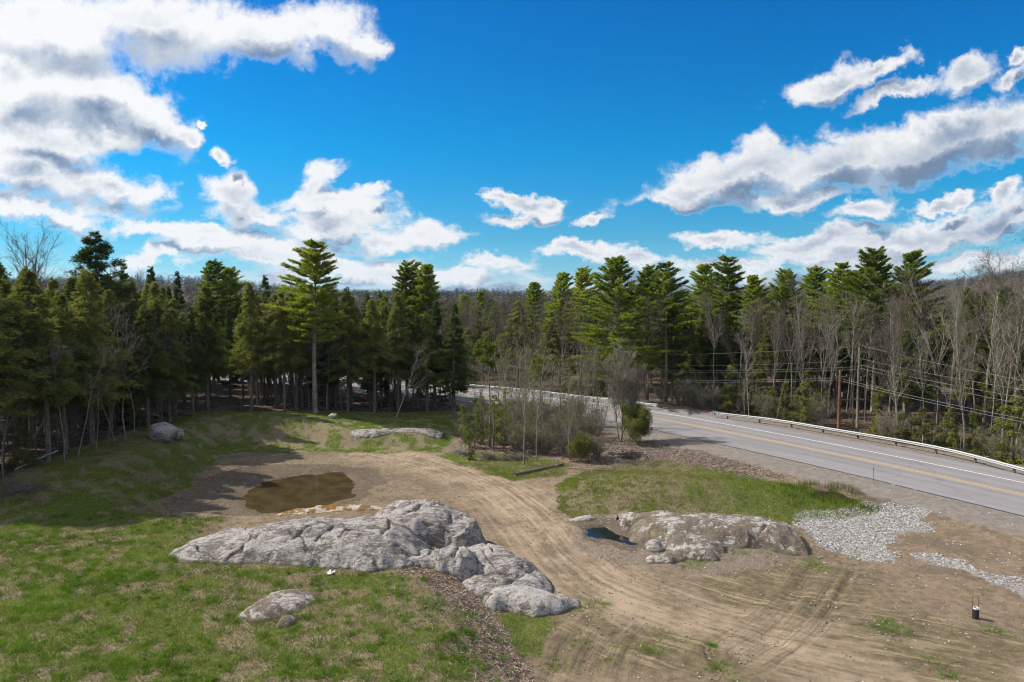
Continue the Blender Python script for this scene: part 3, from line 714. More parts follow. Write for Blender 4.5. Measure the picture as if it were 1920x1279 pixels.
def paint(name, c):
    m, N = mat(name); n = N.noise(pos(N), 6, 5, 0.7)
    finish(N, N.mix(N.step(n, 0.42, 0.66), c, tuple(x * 0.45 + 0.09 for x in c)), 0.7); return m
pw, py_ = paint('white_road_paint', (0.72, 0.72, 0.70)), paint('yellow_road_paint', (0.62, 0.36, 0.06))
v = ribbon('white_edge_line', 3.62, 3.77, ROADZ + 0.006, pw, sub=1); tag(link('white_edge_line', v), kind='structure')
for o0, o1 in ((-0.2, -0.08), (0.08, 0.2)):
    tag(link('yellow_centre_line', ribbon('yellow_centre_line', o0, o1, ROADZ + 0.006, py_, sub=1)), kind='structure')

# ---- puddles
def water(name, poly, z, c, a, label):
    m, N = mat(name); n = N.noise(pos(N), 3.0, 3, 0.5)
    fres = N.n('ShaderNodeFresnel'); fres.inputs[0].default_value = 1.33
    b = finish(N, N.mix(N.step(N.noise(pos(N), 0.8, 4, 0.6), 0.35, 0.65), tuple(x * 0.6 for x in c), c), 0.06, n, 0.05, 0.02, 0.5, 0.0, a)
    c0 = poly.mean(0); P = c0 + (poly - c0) * 1.35
    k = len(P); v = np.concatenate([np.concatenate([P, np.full((k, 1), z)], 1), [[c0[0], c0[1], z]]])
    f = np.array([(i, (i + 1) % k, k) for i in range(k)])
    if sdf(P, np.array([c0[0]]), np.array([c0[1]]))[0] < 0: pass
    tag(link(name, mesh_np(name, v, f, m)), label, None, None, 'structure')
water('brown_puddle', PUD1, -0.11, (0.085, 0.060, 0.026), 0.78, 'shallow brown rain puddle in the dirt behind the long ledge')
water('dark_puddle', PUD2, 0.09, (0.012, 0.014, 0.018), 0.95, 'small dark puddle at the foot of the rubble mound')
water('marsh_puddle', PUD3, 0.06, (0.03, 0.026, 0.012), 0.8, 'dark wet hollow in the grass above the white stones')

# ------------------------------------------------------------------ rocks
def worley(x, y, seed):
    ix = np.floor(x).astype(np.int64); iy = np.floor(y).astype(np.int64)
    f1 = np.full(x.shape, 9.0); f2 = np.full(x.shape, 9.0); cx = np.zeros(x.shape); cy = np.zeros(x.shape); idv = np.zeros(x.shape); t1 = np.zeros(x.shape); t2 = np.zeros(x.shape)
    for i in (-1, 0, 1):
        for j in (-1, 0, 1):
            a, b = ix + i, iy + j; px = a + 0.1 + 0.8 * _h(a, b, seed); py = b + 0.1 + 0.8 * _h(a, b, seed + 1)
            d = np.hypot(px - x, py - y); n = d < f1
            f2 = np.where(n, f1, np.minimum(f2, d)); f1 = np.where(n, d, f1)
            cx = np.where(n, px, cx); cy = np.where(n, py, cy); idv = np.where(n, _h(a, b, seed + 2), idv); t1 = np.where(n, _h(a, b, seed + 3), t1); t2 = np.where(n, _h(a, b, seed + 4), t2)
    return f1, f2, cx, cy, idv, t1, t2

def ledge(name, lobes, matl, label, cracks=(), seed=0, rough=0.13, res=0.07, group=None, strata=-18, cat='rock ledge', soft=0.35):
    """outcrop as a dense height sheet: lobes = (px, py, ztop, a, b, rot_deg, power, tilt_x, tilt_y); buried where lower than the ground"""
    L = []
    for (px, py, zt, a, b, rot, p, tx, ty) in lobes:
        c = pz(px, py, zt); L.append((c[0], c[1], zt, a, b, R(rot), p, tx, ty))
    x0 = min(l[0] - max(l[3], l[4]) * 1.15 for l in L); x1 = max(l[0] + max(l[3], l[4]) * 1.15 for l in L)
    y0 = min(l[1] - max(l[3], l[4]) * 1.15 for l in L); y1 = max(l[1] + max(l[3], l[4]) * 1.15 for l in L)
    X, Y = np.meshgrid(np.arange(x0, x1, res), np.arange(y0, y1, res)); sh = X.shape
    T = height(X.ravel(), Y.ravel(), False).reshape(sh)
    wx = X + fbm(X, Y, 0.7, 3, seed + 1) * 0.45 + fbm(X, Y, 2.5, 2, seed + 5) * 0.10; wy = Y + fbm(X, Y, 0.7, 3, seed + 2) * 0.35 + fbm(X, Y, 2.5, 2, seed + 6) * 0.10
    Hh = np.full(sh, -9.0); seam = np.full(sh, 9.0)
    for (cx, cy, zt, a, b, rot, p, tx, ty) in L:
        ca, sa = math.cos(rot), math.sin(rot); dx, dy = wx - cx, wy - cy
        u = (dx * ca + dy * sa) / a; v = (-dx * sa + dy * ca) / b
        r = (np.abs(u) ** 2.3 + np.abs(v) ** 2.3) ** (1 / 2.3)
        base = float(T[min(sh[0] - 1, max(0, int((cy - y0) / res))), min(sh[1] - 1, max(0, int((cx - x0) / res)))])
        hgt = zt - min(base, zt - 0.3)
        h = base + hgt * (1 - r ** p) + tx * dx * (1 - np.clip(r, 0, 1)) + ty * dy * (1 - np.clip(r, 0, 1))
        h = np.maximum(h, base - 3)
        seam = np.where(h > Hh, h - Hh, np.minimum(seam, Hh - h)); kk_ = np.clip(soft - np.abs(h - Hh), 0, None) / soft; Hh = np.maximum(Hh, h) + kk_ ** 2 * soft * 0.25
    crev = np.exp(-(seam / 0.05) ** 2) * 0.6 * (fbm(X, Y, 1.1, 3, seed + 40) > -0.05)
    sr = R(strata); su = X * math.cos(sr) + Y * math.sin(sr); sv = -X * math.sin(sr) + Y * math.cos(sr)
    rg = 1 - np.abs(fbm(su, sv * 3.2, 0.55, 4, seed + 9, 0.55))
    Hh = Hh + (rg - 0.75) * rough * 1.5 + fbm(X, Y, 1.6, 3, seed + 13, 0.55) * rough * 0.35 + fbm(X, Y, 7.0, 3, seed + 17) * rough * 0.14
    # joints: blocks of different height and tilt, parted by cracks that come and go
    for sc_, an_, A_, B_, cd in ((0.30, 1.9, 1.0, 3.2, 0.9), (1.0, 1.8, 0.3, 1.0, 0.35)):
        jx = su * sc_ + fbm(X, Y, 0.9, 2, seed + 61) * 0.22; jy = sv * sc_ * an_ + fbm(X, Y, 0.9, 2, seed + 62) * 0.22
        f1, f2, cx_, cy_, idv, t1, t2 = worley(jx, jy, seed + int(sc_ * 100))
        Hh = Hh + rough * (A_ * (idv - 0.5) + B_ * ((t1 - 0.5) * (jx - cx_) + (t2 - 0.35) * (jy - cy_)))
        ed = f2 - f1; vis = sst(fbm(X, Y, 0.6, 3, seed + 70 + int(sc_ * 10)), -0.02, 0.25)
        Hh = Hh - cd * rough * 0.9 * np.exp(-(ed / 0.05) ** 2) * vis
        crev = np.maximum(crev, np.exp(-(ed / (0.05 if sc_ < 1 else 0.035)) ** 2) * vis * (1.0 if sc_ < 1 else 0.6))
    for cpts, depth, wd in cracks:
        cp = [pz(px, py, z) for px, py, z in cpts]
        d = np.abs(pathdist(cp, wx * 0.5 + X * 0.5, wy * 0.5 + Y * 0.5)[0])
        wd = wd * (0.75 + 0.35 * fbm(X, Y, 1.3, 3, seed + 50)); k = np.exp(-(d / wd) ** 2); Hh = Hh - depth * 0.8 * k; crev = np.maximum(crev, 0.8 * np.exp(-(d / (wd * 0.55)) ** 2))
    foot = 1 - sst(Hh - T, 0.0, 0.30)
    keep = Hh > T - 0.22
    keepf = keep[:-1, :-1] | keep[1:, :-1] | keep[:-1, 1:] | keep[1:, 1:]
    nxx = sh[1]; idx = (np.arange(sh[0] - 1)[:, None] * nxx + np.arange(nxx - 1)[None, :])[keepf]
    f = np.stack([idx, idx + 1, idx + nxx + 1, idx + nxx], 1)
    used = np.unique(f); remap = np.full(sh[0] * nxx, -1); remap[used] = np.arange(len(used))
    Xf, Yf, Zf = X.ravel()[used], Y.ravel()[used], np.maximum(Hh, T - 0.6).ravel()[used]
    base = np.array((Xf.mean(), Yf.mean(), T.ravel()[used].min()))
    me = mesh_np(name, np.stack([Xf, Yf, Zf], 1) - base, remap[f], matl, True)
    for nm, arr in (('crev', crev), ('foot', foot)):
        at = me.attributes.new(nm, 'FLOAT', 'POINT'); at.data.foreach_set('value', arr.ravel()[used].astype(np.float32))
    o = link(name, me, None, base); tag(o, label, cat, group); return o

ROCKS = []
ROCKS.append(ledge('rock_ledge', [
 (488,994,2.0,4.9,2.3,4,2.2,0.05,0.0),(590,980,2.45,5.0,2.6,0,2.4,0.0,0.0),(680,983,2.45,3.6,2.7,-6,2.6,0,0.0),
 (735,988,2.3,1.9,2.6,15,2.6,0,0),(510,1026,1.35,2.4,0.8,14,2.6,0,0),(690,1036,1.5,2.4,1.0,-4,3.0,0,0),(442,1030,1.1,2.1,0.9,16,2.2,0,0),(590,1030,1.5,1.8,.8,25,2.4,0,0),(764,1012,1.6,1.5,1.3,-20,3,0,0)],
 M['rock'], 'long low grey granite ledge in front of the brown puddle', [
 ([(400,1012,1.3),(470,990,1.8),(560,975,2.1)],0.10,0.10),([(545,1025,1.6),(600,1000,1.9),(640,990,2.1)],0.16,0.12),([(590,1035,1.4),(625,1005,1.9)],0.2,0.14),
 ([(640,1040,1.3),(660,1012,1.8),(730,1010,1.9)],0.14,0.12),([(720,1035,1.3),(735,1000,2.0),(728,968,2.1)],0.18,0.14),([(470,1030,1.2),(540,1020,1.5),(546,1035,1.2)],0.15,0.08),
 ([(500,970,1.9),(600,968,2.1),(700,972,2.1)],0.12,0.12)], 3))
ROCKS.append(ledge('rock_ledge', [
 (780,948,2.45,3.0,2.4,-8,3.4,0,0.05),(842,966,2.0,2.4,2.0,-22,5.0,0,0.06),(735,953,2.1,1.8,1.4,0,2.4,0,0),(872,988,1.25,1.3,1.2,-20,3.4,0,0),(815,998,1.2,1.25,.8,0,3.6,0,0)],
 M['rock'], 'highest domed granite ledge with a broken dark face beside the dirt track', [
 ([(700,950,1.9),(760,940,2.2),(830,950,2.0)],0.16,0.12),([(760,975,1.9),(800,955,2.1),(860,965,1.8)],0.22,0.12),([(845,1010,0.9),(843,980,1.6)],0.3,0.10),([(870,1000,1.0),(868,975,1.5)],0.2,0.08)], 40, 0.16))
ROCKS.append(ledge('mossy_rock', [(560,957,0.75,1.7,.9,5,2.2,0,0),(610,950,0.95,2.2,1.0,0,2.4,0,0),(665,955,0.85,2.2,.9,-5,2.4,0,0)],
 M['rock_m'], 'tan ledge with orange moss patches behind the long grey ledge', (), 60, 0.07))
ROCKS.append(ledge('boulder', [(835,1032,1.55,1.9,1.15,-8,5.0,0.0,0.12),(785,1048,1.2,1.0,.6,5,4.0,0,0)],
 M['rock_d'], 'dark faced boulder in the middle of the outcrop below the domed ledge', [([(800,1060,0.9),(812,1030,1.4)],0.3,0.12),([(850,1065,0.9),(862,1035,1.4)],0.18,0.1)], 80, 0.2, cat='boulder'))
ROCKS.append(ledge('rock_ledge', [(925,1030,1.35,2.6,1.7,-28,3.4,0,0.05),(962,1062,0.85,2.5,1.6,-38,2.6,0,0),(918,1082,0.8,1.7,1.1,-32,3.2,0,0)],
 M['rock'], 'speckled granite ledge stepping down beside the dirt track', [([(905,1040,1.1),(935,1062,1.0),(990,1085,.6)],0.22,0.10),([(905,1012,1.3),(928,1040,1.1),(975,1052,.8)],0.2,0.10),([(935,1110,.6),(960,1085,.7),(1000,1075,.5)],0.18,0.1)], 100, 0.11))
ROCKS.append(ledge('rock_slab', [(985,1108,0.74,2.1,0.95,-12,4.5,-0.12,0.05),(1030,1120,0.34,1.4,.55,-14,3.0,0,0)],
 M['rock_w'], 'pale pointed granite slab at the right end of the outcrop', (), 120, 0.06, cat='rock slab'))
ROCKS.append(ledge('bedrock_patch', [(535,1122,1.12,1.4,1.0,30,1.8,0,0),(508,1142,1.08,1.0,.6,20,1.8,0,0),(530,1162,1.06,.5,.3,0,2,0,0)],
 M['rock_s'], 'small flat patch of bare bedrock in the foreground grass', (), 140, 0.07, cat='bedrock'))
ROCKS.append(ledge('rock_ledge', [(1375,976,1.12,3.0,1.5,-8,2.6,0,0),(1315,975,1.08,2.4,1.4,0,2.2,0,0),(1425,992,0.8,1.7,1.0,-25,3.4,0,0),(1262,975,1.08,1.2,1.9,28,1.8,0,0),(1225,959,1.18,1.9,.6,-3,2,0,0)],
 M['rock_s'], 'pale granite dome at the right end of the rubble mound beside the white stones', [([(1340,990,1.1),(1380,975,1.4),(1440,980,1)],0.08,0.12),([(1425,1010,.5),(1440,985,1.0)],0.2,0.12)], 160, 0.10))
ROCKS.append(ledge('rock_slab', [(1245,1038,0.45,1.3,.45,4,2.4,0,0)], M['rock_s'], 'left of two low white slabs below the rubble mound', (), 180, 0.06, cat='rock slab'))
ROCKS.append(ledge('rock_slab', [(1298,1028,0.65,1.4,.5,-22,3.4,0,0)], M['rock_s'], 'right and darker edged of two low slabs below the rubble mound', (), 190, 0.10, cat='rock slab'))
ROCKS.append(ledge('rock_slab', [(1093,968,0.45,1.1,.5,0,2.2,0,0)], M['rock_w'], 'small pale slab above the dark puddle', (), 200, 0.06, cat='rock slab'))
ROCKS.append(ledge('rock_slab', [(1232,1012,0.6,.6,.5,0,2.2,0,0)], M['rock_w'], 'little pale rock between the dark puddle and the low slabs', (), 205, 0.06, cat='rock slab'))
ROCKS.append(ledge('rock_slab', [(690,811,0.95,1.7,1.1,0,3.0,0,0),(722,814,.7,1.0,.7,0,2.6,0,0)], M['rock'], 'rounded grey rock at the back of the clearing, left of the flat one', (), 210, 0.1, cat='rock'))
ROCKS.append(ledge('rock_slab', [(765,809,0.82,2.1,0.9,-4,2.4,0,0),(800,813,0.5,1.5,.6,-8,2.4,0,0)], M['rock'], 'flat grey slab tapering right at the back of the clearing', (), 220, 0.07, cat='rock'))

def boulder(name, px, py, w, h, seed, label, m=None, d=None):
    c = pt(px, py); r = np.random.default_rng(seed); d = d or w * 0.8
    n1, n2 = 34, 20; th = np.linspace(0, 2 * math.pi, n1, endpoint=False); ph = np.linspace(0, math.pi, n2)
    TH, PH = np.meshgrid(th, ph); v = np.stack([np.cos(TH) * np.sin(PH), np.sin(TH) * np.sin(PH), np.cos(PH)], -1).reshape(-1, 3)
    for k in range(16):
        nn = unit(r.normal(0, 1, 3)); lim = r.uniform(0.72, 0.92); dd = v @ nn; v = v - np.clip(dd - lim, 0, None)[:, None] * nn[None] * 0.9
    v = v * (1 + 0.10 * fbm(v[:, 0] + v[:, 2] * 1.3, v[:, 1] - v[:, 2], 2.2, 4, seed))[:, None]
    v = v * np.array((w / 2, d / 2, h * 0.62)) + np.array((0, 0, h * 0.38))
    i = np.arange(n2 - 1)[:, None] * n1 + np.arange(n1)[None]; j = np.arange(n2 - 1)[:, None] * n1 + (np.arange(n1)[None] + 1) % n1
    f = np.stack([i, i + n1, j + n1, j], -1).reshape(-1, 4)
    me = mesh_np(name, v, f, m or M['rock_d'], True)
    at = me.attributes.new('foot', 'FLOAT', 'POINT'); at.data.foreach_set('value', (1 - sst(v[:, 2], 0, 0.12 * h)).astype(np.float32))
    return tag(link(name, me, None, tuple(c)), label, 'boulder')
boulder('boulder', 306, 826, 2.7, 1.7, 5, 'big angular grey boulder at the edge of the left woods')
boulder('boulder', 333, 824, 1.2, 1.1, 8, 'dark smaller boulder against the right side of the big one')
boulder('boulder', 625, 784, 1.1, 0.6, 6, 'small grey boulder at the foot of the dark conifers')

# ------------------------------------------------------------------ trees
PROTO = {}
def trunk_path(r, Hh, bend=0.25, lean=0.0, n=9):
    z = np.linspace(0, Hh, n); a = r.uniform(0, 6.28)
    off = bend * np.sin(z / Hh * r.uniform(2, 4) + r.uniform(0, 6)) * (z / Hh)
    off2 = bend * 0.6 * np.sin(z / Hh * r.uniform(3, 6) + r.uniform(0, 6)) * (z / Hh)
    return np.stack([off + lean * z, off2, z], 1)

def on_path(P, z):
    return np.stack([np.interp(z, P[:, 2], P[:, k]) for k in range(3)], -1)

def deadbranches(mb, P, r, z0, z1, n, L):
    z = r.uniform(z0, z1, n); a = r.uniform(0, 6.28, n); b = on_path(P, z)
    ln = L * r.uniform(0.3, 1, n); d = np.stack([np.cos(a), np.sin(a), r.uniform(-0.35, 0.3, n)], 1)
    m = b + d * (ln * 0.5)[:, None]; e = m + (d + r.normal(0, 0.25, (n, 3))) * (ln * 0.5)[:, None]
    mb.segs(b, m, np.full(n, 0.022), np.full(n, 0.013)); mb.segs(m, e, np.full(n, 0.013), np.full(n, 0.004))
    k = r.integers(0, n, n * 2); s = m[k]; mb.segs(s, s + unit(d[k] + r.normal(0, .5, (n * 2, 3))) * (ln[k] * 0.35)[:, None], np.full(n * 2, 0.009), np.full(n * 2, 0.003))

def white_pine(seed, Hh=20.0, cb=0.4, Lm=4.2, dens=1.0, lop=0.3, flat=1.0):
    r = np.random.default_rng(seed); P = trunk_path(r, Hh, 0.3); mb = MB(); zf = P[:, 2] / Hh
    mb.tube(P, 0.24 * (1 - zf) ** 0.8 + 0.02, 7, False)
    deadbranches(mb, P, r, Hh * 0.15, Hh * (cb + 0.1), 34, 2.4)
    z = Hh * cb; C = []; D = []
    lopa = r.uniform(0, 6.28)
    while z < Hh * 0.985:
        t = (z - Hh * cb) / (Hh * (1 - cb))
        prof = (0.55 + 1.5 * t) if t < 0.25 else (1 - (t - 0.25) / 0.75) ** 0.62 * 0.95
        nb = r.integers(5, 8) if t > 0.1 else r.integers(2, 5); a0 = r.uniform(0, 6.28)
        for k in range(nb):
            a = a0 + k * 6.28 / nb + r.normal(0, 0.2); L = max(0.35, Lm * prof * r.uniform(0.55, 1.18) * (1 + lop * math.cos(a - lopa)))
            el = R(2 + 40 * t ** 1.7 + r.normal(0, 6)); n = 7; s = np.linspace(0, 1, n)
            hr = L * s * math.cos(el); hz = L * (s * math.sin(el) + 0.13 * s * s - 0.05 * s)
            b = on_path(P, np.array([z]))[0]; dirv = np.array([math.cos(a), math.sin(a), 0]); sidev = np.array([-math.sin(a), math.cos(a), 0])
            pts = b + dirv * hr[:, None] + np.array([0, 0, 1]) * hz[:, None] + sidev * (np.sin(s * 3) * r.normal(0, 0.06) * L)[:, None]
            rad = 0.012 + 0.016 * L * (1 - s) * 0.8
            mb.segs(pts[:-1], pts[1:], rad[:-1], rad[1:])
            nt = int(L * 7.5 * dens) + 5; st = r.uniform(0.20 if L > 2.2 else 0.03, 1, nt) ** 0.8
            base = np.stack([np.interp(st, s, pts[:, q]) for q in range(3)], 1)
            sg = r.choice([-1, 1], nt); ang = r.uniform(0.5, 1.1, nt) * (1.1 - st * 0.7)
            td = unit(dirv[None] * np.cos(ang)[:, None] + sidev[None] * (np.sin(ang) * sg)[:, None] + np.array([0, 0, 1]) * (r.uniform(0.0, 0.28, nt) + 0.25 * t)[:, None])
            tl = (0.25 * L + 0.38) * r.uniform(0.5, 1.15, nt) * (1.15 - 0.5 * st)
            m = 6; u = (np.arange(m) + 0.6) / m
            cc = base[:, None] + td[:, None] * (tl[:, None] * u[None])[..., None]
            keep = r.uniform(0, 1, (nt, m)) < 0.95
            C.append(cc[keep]); D.append(np.broadcast_to(td[:, None], cc.shape)[keep])
            mb.segs(base, base + td * tl[:, None], np.full(nt, 0.010), np.full(nt, 0.004))
        z += r.uniform(0.42, 0.85) * (1 - 0.35 * t)
    C = np.concatenate(C); D = np.concatenate(D)
    v, f = needles(C, D, 5, 0.25, 0.062, 0.6, r, 0.2)
    return [('trunk', mb.mesh('trunk', M['bark_p'])), ('crown', mesh_np('crown', v, f, M['pine']))]

def hemlock(seed, Hh=16.0, cb=0.2, Rm=2.9, matl='hem', droop=0.35, nl=150, dens=1.0, dead=60, k=4, nlen=0.24, shape=0.9, sparse=0.0):
    r = np.random.default_rng(seed); P = trunk_path(r, Hh, 0.22); mb = MB(); zf = P[:, 2] / Hh
    mb.tube(P, 0.013 * Hh * (1 - zf) ** 0.85 + 0.012, 6, False)
    if dead: deadbranches(mb, P, r, Hh * 0.06, Hh * (cb + 0.15), dead, 2.2)
    C = []; D = []
    zz = Hh * (cb + (1 - cb) * np.sort(r.uniform(0, 1, nl)) ** 0.92)
    bulge = r.uniform(0.8, 1.2, 12)
    for z in zz:
        t = (z - Hh * cb) / (Hh * (1 - cb)); a = r.uniform(0, 6.28)
        L = Rm * ((1 - t) ** shape) * min(1, 0.55 + t * 3) * r.uniform(0.6, 1.12) * np.interp((a % 6.28) / 6.28 * 11, range(12), bulge) + 0.07
        n = 5; s = np.linspace(0, 1, n); el = 0.10 + 0.65 * t ** 2
        b = on_path(P, np.array([z]))[0]; dirv = np.array([math.cos(a), math.sin(a), 0]); sidev = np.array([-math.sin(a), math.cos(a), 0])
        pts = b + dirv * (L * s)[:, None] + np.array([0, 0, 1]) * (L * (el * s - droop * s * s))[:, None]
        rad = 0.008 + 0.012 * L * (1 - s) * 0.8
        mb.segs(pts[:-1], pts[1:], rad[:-1], rad[1:])
        nt = int(L * 8.5 * dens) + 1; st = r.uniform(0.12, 1, nt) ** 0.75
        base = np.stack([np.interp(st, s, pts[:, q]) for q in range(3)], 1)
        sg = r.choice([-1, 1], nt); ang = r.uniform(0.5, 1.2, nt) * (1.15 - st * 0.7)
        td = unit(dirv[None] * np.cos(ang)[:, None] + sidev[None] * (np.sin(ang) * sg)[:, None] + np.array([0, 0, 1]) * r.uniform(-0.35, 0.12, nt)[:, None])
        tl = (0.26 * L + 0.10) * r.uniform(0.5, 1.15, nt) * (1.1 - 0.5 * st)
        m = 5; u = (np.arange(m) + 0.5) / m
        cc = base[:, None] + td[:, None] * (tl[:, None] * u[None])[..., None]; cc[..., 2] -= (0.12 * tl[:, None] * u[None] ** 2); cc = cc + r.normal(0, 0.03 + 0.09 * min(1.0, L / 1.5), cc.shape)
        keep = r.uniform(0, 1, (nt, m)) < (0.95 - sparse)
        C.append(cc[keep]); D.append(np.broadcast_to(td[:, None], cc.shape)[keep])
    C = np.concatenate(C); D = np.concatenate(D)
    v, f = needles(C, D, k, nlen, 0.062, 0.5, r, -0.05)
    return [('trunk', mb.mesh('trunk', M['bark_c'])), ('crown', mesh_np('crown', v, f, M[matl]))]

def bare_tree(seed, Hh=15.0, r0=0.16, fork=0.35, n1=15, spread=0.55, bk='bark_g', tw='twig', buds=0, stems=1, fan=0.0, budm='bud', n2=7, n3=6, tl=0.75, thin=0.007, bl=0.09):
    r = np.random.default_rng(seed); mb = MB(); tb = MB(); SG = []; TG = []; tips = []
    def limb(p, d, L, rad, level):
        n = 5 if level < 2 else 3; pts = [np.array(p)]; dd = np.array(d, float)
        for k in range(n):
            dd = unit(dd + r.normal(0, 0.10 + 0.05 * level, 3) + np.array([0, 0, 0.10 if level else 0.02])); pts.append(pts[-1] + dd * L / n)
        rr = np.linspace(rad, rad * (0.25 if level else 0.3), n + 1)
        for k in range(n): (SG if level < 2 else TG).append((pts[k], pts[k + 1], rr[k], rr[k + 1]))
        cnt = (n1, n2, n3, 0)[level]
        if cnt == 0 or rad < 0.003: tips.append(pts[-1]); return
        for k in range(cnt):
            t = r.uniform(fork if level == 0 else 0.2, 0.98); i = min(n - 1, int(t * n)); q = pts[i] + (pts[i + 1] - pts[i]) * (t * n - i)
            ax = unit(pts[min(n, i + 1)] - pts[i]); sd = unit(np.cross(ax, r.normal(0, 1, 3)))
            an = spread * r.uniform(0.7, 1.3) * (1.15 if level else 1.0)
            nd = unit(ax * math.cos(an) + sd * math.sin(an)); 
            cl = L * (0.42 if level == 0 else 0.5) * (1.15 - 0.75 * t) * r.uniform(0.7, 1.2)
            if level == 2: cl = tl * r.uniform(0.5, 1.2)
            limb(q, nd, cl, max(thin, rr[i] * 0.52 if level < 2 else thin), level + 1)
    for s_ in range(stems):
        a = r.uniform(0, 6.28) if stems > 1 else 0
        d = unit(np.array([math.cos(a) * fan * r.uniform(.3, 1), math.sin(a) * fan * r.uniform(.3, 1), 1.0]))
        limb((math.cos(a) * 0.12 * (stems > 1), math.sin(a) * 0.12 * (stems > 1), -0.1), d, Hh * r.uniform(0.75, 1) if stems > 1 else Hh, r0 * (r.uniform(.5, 1) if stems > 1 else 1), 0)
    def put(b, G, k):
        G = [tuple(g) for g in G]; b.segs([g[0] for g in G], [g[1] for g in G], [g[2] for g in G], [g[3] for g in G], k)
    put(mb, SG, 5); put(tb, TG, 3)
    cr = tb.mesh('crown', M[tw])
    if buds:
        nf = sum(len(q) for q in tb.f3) + sum(len(q) for q in tb.f4)
        T = np.array(tips); T = T[r.integers(0, len(T), buds)] + r.normal(0, 0.12, (buds, 3))
        v, f = needles(T, r.normal(0, 1, T.shape), 2, bl, 0.05, 0.5, r); tb.add(v, f)
        cr = tb.mesh('crown', M[tw]); cr.materials.append(M[budm])
        n3f = len(f); tot = len(cr.polygons); mi = np.zeros(tot, np.int32)
        k3 = sum(len(q) for q in tb.f3); mi[k3 - n3f:k3] = 1
        cr.polygons.foreach_set('material_index', mi)
    return [('trunk', mb.mesh('trunk', M[bk])), ('crown', cr)]

def leaning_snag(seed, Hh=9, side=1):
    return bare_tree(seed, Hh, 0.09, 0.3, 14, 0.5, 'bark_b', 'twig_l', 0, 1, 0.0, n2=6, n3=4)

def make(kind, n, fn): PROTO[kind] = [fn(i) for i in range(n)]
make('pine', 5, lambda i: white_pine(100 + i, 20, (0.42, 0.36, 0.5, 0.45, 0.3)[i], (3.9, 4.3, 3.5, 4.0, 4.6)[i], 1.0, (0.2, 0.35, 0.3, 0.45, 0.3)[i]))
make('lowpine', 2, lambda i: white_pine(130 + i, 20, (0.16, 0.22)[i], (5.2, 4.6)[i], 1.0, 0.35))
make('hem', 5, lambda i: hemlock(200 + i, 16, (0.34, 0.24, 0.38, 0.30, 0.38)[i], (3.0, 3.4, 2.8, 3.2, 2.7)[i], nl=190))
make('spruce', 3, lambda i: hemlock(230 + i, 16, (0.18, 0.26, 0.2)[i], (2.6, 2.2, 2.4)[i], 'spruce', 0.30, 190, 1.1, 50, 4, 0.22, 1.0))
make('bigspruce', 1, lambda i: hemlock(240 + i, 16, 0.1, 4.6, 'spruce', 0.16, 260, 0.95, 40, 4, 0.26, 0.80))
make('under', 3, lambda i: hemlock(250 + i, 6, (0.08, 0.05, 0.1)[i], (1.9, 2.3, 1.7)[i], 'hem', 0.3, 60, 1.1, 0, 4, 0.22, 0.7))
make('tuft', 1, lambda i: hemlock(290, 5, 0.78, 0.75, 'young', 0.1, 14, 1.3, 10, 4, 0.2, 0.3))
make('young', 3, lambda i: hemlock(260 + i, 5, (0.12, 0.2, 0.3)[i], (1.3, 1.0, 1.2)[i], 'young', 0.25, 40, 0.8, 6, 3, 0.2, 0.7, 0.25))
make('bare', 6, lambda i: bare_tree(300 + i, 15, 0.13, (0.35, 0.45, 0.4, 0.5, 0.3, 0.4)[i], 20, 0.5, 'bark_g', 'twig', 450 if i % 2 else 0, n2=9, n3=7))
make('birch', 2, lambda i: bare_tree(320 + i, 15, 0.12, 0.45, 14, 0.45, 'bark_b', 'twig_l', 0))
make('redbare', 2, lambda i: bare_tree(330 + i, 15, 0.13, 0.4, 17, 0.5, 'bark_g', 'twig', 900, budm='rbud'))
make('pole', 3, lambda i: bare_tree(340 + i, 12, 0.07, 0.35, 10, 0.6, 'bark_g', 'twig_l', 0, n2=4, n3=3, tl=0.5))
make('sapling', 4, lambda i: bare_tree(350 + i, 7, 0.045, 0.25, 14, 0.42, ('bark_g', 'bark_b', 'bark_g', 'bark_b')[i], 'twig_l', 250, n2=5, n3=4, tl=0.45, thin=0.006))
make('bush', 1, lambda i: bare_tree(270, 4, 0.03, 0.1, 9, 0.6, 'twig', 'twig', 14000, stems=10, fan=0.55, n2=6, n3=4, tl=0.5, thin=0.006, budm='hem', bl=0.2))
make('multi', 1, lambda i: bare_tree(360 + i, 9, 0.10, 0.2, 20, 0.36, 'bark_g', 'twig_l', 2500, stems=6, fan=0.26, n2=8, n3=6, tl=0.6, thin=0.010))
make('shrub', 3, lambda i: bare_tree(370 + i, 2.6, 0.02, 0.15, 7, 0.5, 'twig', 'twig_l', 500 if i else 0, stems=14, fan=0.5, n2=4, n3=3, tl=0.3, thin=0.005))
make('lean', 2, lambda i: leaning_snag(380 + i))

